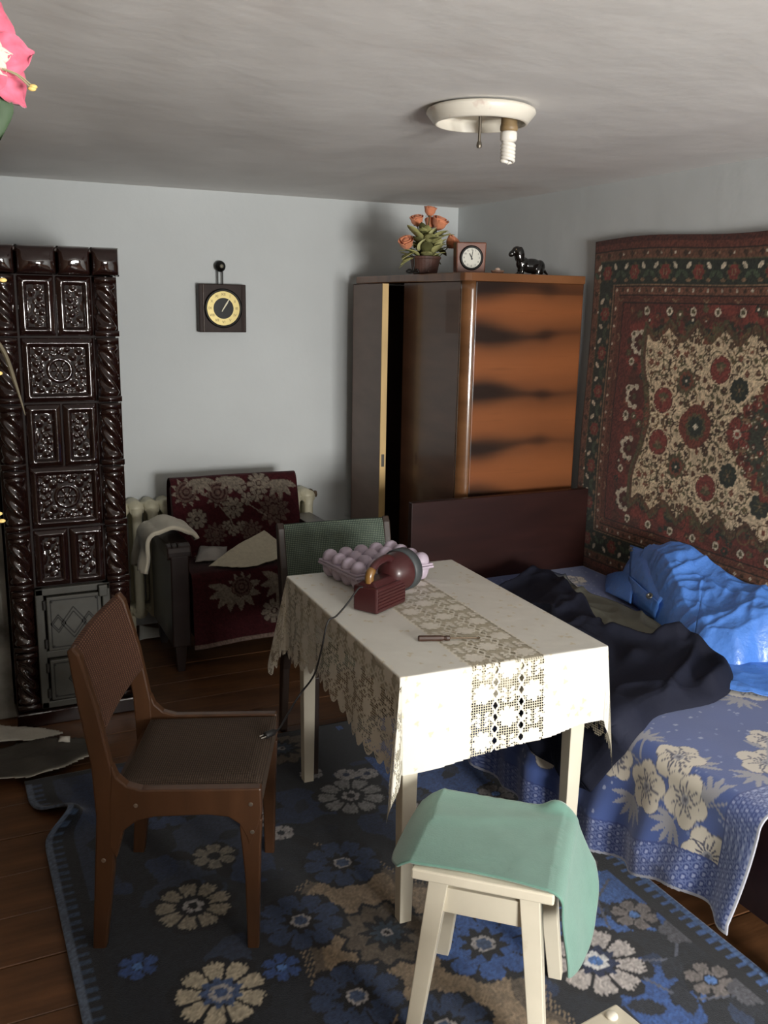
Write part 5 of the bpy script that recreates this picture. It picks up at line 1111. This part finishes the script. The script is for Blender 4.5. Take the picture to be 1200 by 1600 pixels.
def petal(c, d, nrm, L_, w_, mat, nm='petal', curl=0.3):
    D = Vector(d).normalized(); Nn = Vector(nrm).normalized(); S = D.cross(Nn).normalized(); Nn = S.cross(D); vs_ = []; n = 8
    for i in range(n+1):
        t_ = i/n; wd_ = w_*(math.sin(PI*min(0.12+t_*0.86, 1))**0.7)
        for q in (-1, -0.5, 0, 0.5, 1): vs_.append(Vector(c)+D*L_*t_*(1-0.1*q*q*t_)+S*wd_*q+Nn*(curl*L_*(t_**2)*(-1)+abs(q)*wd_*0.4+0.0035*math.sin(q*5+t_*9+D.x*7)*t_))
    MB().add(vs_, [(i*5+q, i*5+q+1, (i+1)*5+q+1, (i+1)*5+q) for i in range(n) for q in range(4)]).build(nm, mat, lily, smooth=True, solid=0.0008)
face = Vector((0.35, -1.0, -0.15))
for k in range(6):
    a = 2*PI*k/6+0.25; rgt = Vector((1, 0.35, 0)).normalized(); upv = Vector((0.05, 0, 1))
    petal(fc, rgt*math.cos(a)+upv*math.sin(a)+face*0.25, face, 0.052 if k % 2 else 0.044, 0.019, pink, curl=0.35 if k % 2 else -0.1)
    petal(fc-face.normalized()*-0.004, rgt*math.cos(a)+upv*math.sin(a)+face*0.5, face, 0.022, 0.008, blush, 'throat')
petal(fc+Vector((-0.008, 0.01, -0.026)), (0.35, 0.05, -1), face, 0.050, 0.022, gl_, 'leaf', 0.1)
MB().ell(fc+Vector((-0.012, -0.022, 0.008)), (0.004, 0.004, 0.003)).build('dark_stigma', blackm, lily, smooth=True)
def stamen(p, d, L_):
    p = Vector(p); e_ = p+Vector(d).normalized()*L_; MB().tube(crom([p, (p+e_)/2+Vector((0, 0, 0.003)), e_], 4), 0.0008, 5).build('filament', st_m, lily); MB().ell(e_, (0.004, 0.0022, 0.0022), 8, 6).build('anther', yb, lily, smooth=True)
for d_ in ((1, -0.1, -0.5), (1, -0.15, -0.62)): stamen(fc+Vector((0.012, -0.012, -0.012)), d_, 0.030)
for z, dx in ((1.638, 0.091), (1.545, 0.081), (1.555, 0.079), (1.39, 0.0735), (1.398, 0.071)): stamen((dx-0.045, 0.02, z+0.008), (1, -0.05, -0.2), 0.045)
MB().tube(crom([(0.031, 0, 1.52), (0.055, 0.012, 1.60), (0.083, 0.012, 1.572), (0.094, 0.0, 1.535), (0.101, -0.006, 1.503)], 6), [0.0022]*18+[0.0018, 0.0015, 0.0012, 0.001, 0.0008, 0.0006, 0.0004], 6).build('stem', M('olive_stem', (74, 66, 48), 0.7), lily)

# ------------------------------------------------------------------ unseen cabinet right of the camera, added to shade the lower left
drs = thing('shade_blocker', 'made-up brown cabinet with four drawers out of view, added to shade the lower left', 'shade_blocker', (0.53, -0.10, 0))
DW, DD, DH = 0.43, 0.50, 1.36
MB().box(0.012, DW-0.012, 0.012, DD-0.012, 0.08, DH-0.025).build('carcass', wal, drs, bevel=0.003)
MB().box(0, DW, 0, DD, DH-0.025, DH).build('top_board', wal, drs, bevel=0.004)
for k in range(4):
    d_ = MB().box(0.03, DW-0.03, DD-0.014, DD+0.006, 0.11+k*0.30, 0.11+k*0.30+0.285).build('drawer', wal, drs, bevel=0.003)
    for x in (0.12, DW-0.12): MB().lathe([(0.008, DD+0.004), (0.008, DD+0.014), (0.016, DD+0.020), (0.012, DD+0.030), (0, DD+0.031)], (x, 0, 0.11+k*0.30+0.142), 'y', 14).build('knob', brass, d_, smooth=True)
for x in (0.03, DW-0.07):
    for y in (0.03, DD-0.07): MB().box(x, x+0.04, y, y+0.04, 0, 0.085).build('leg', wal, drs)
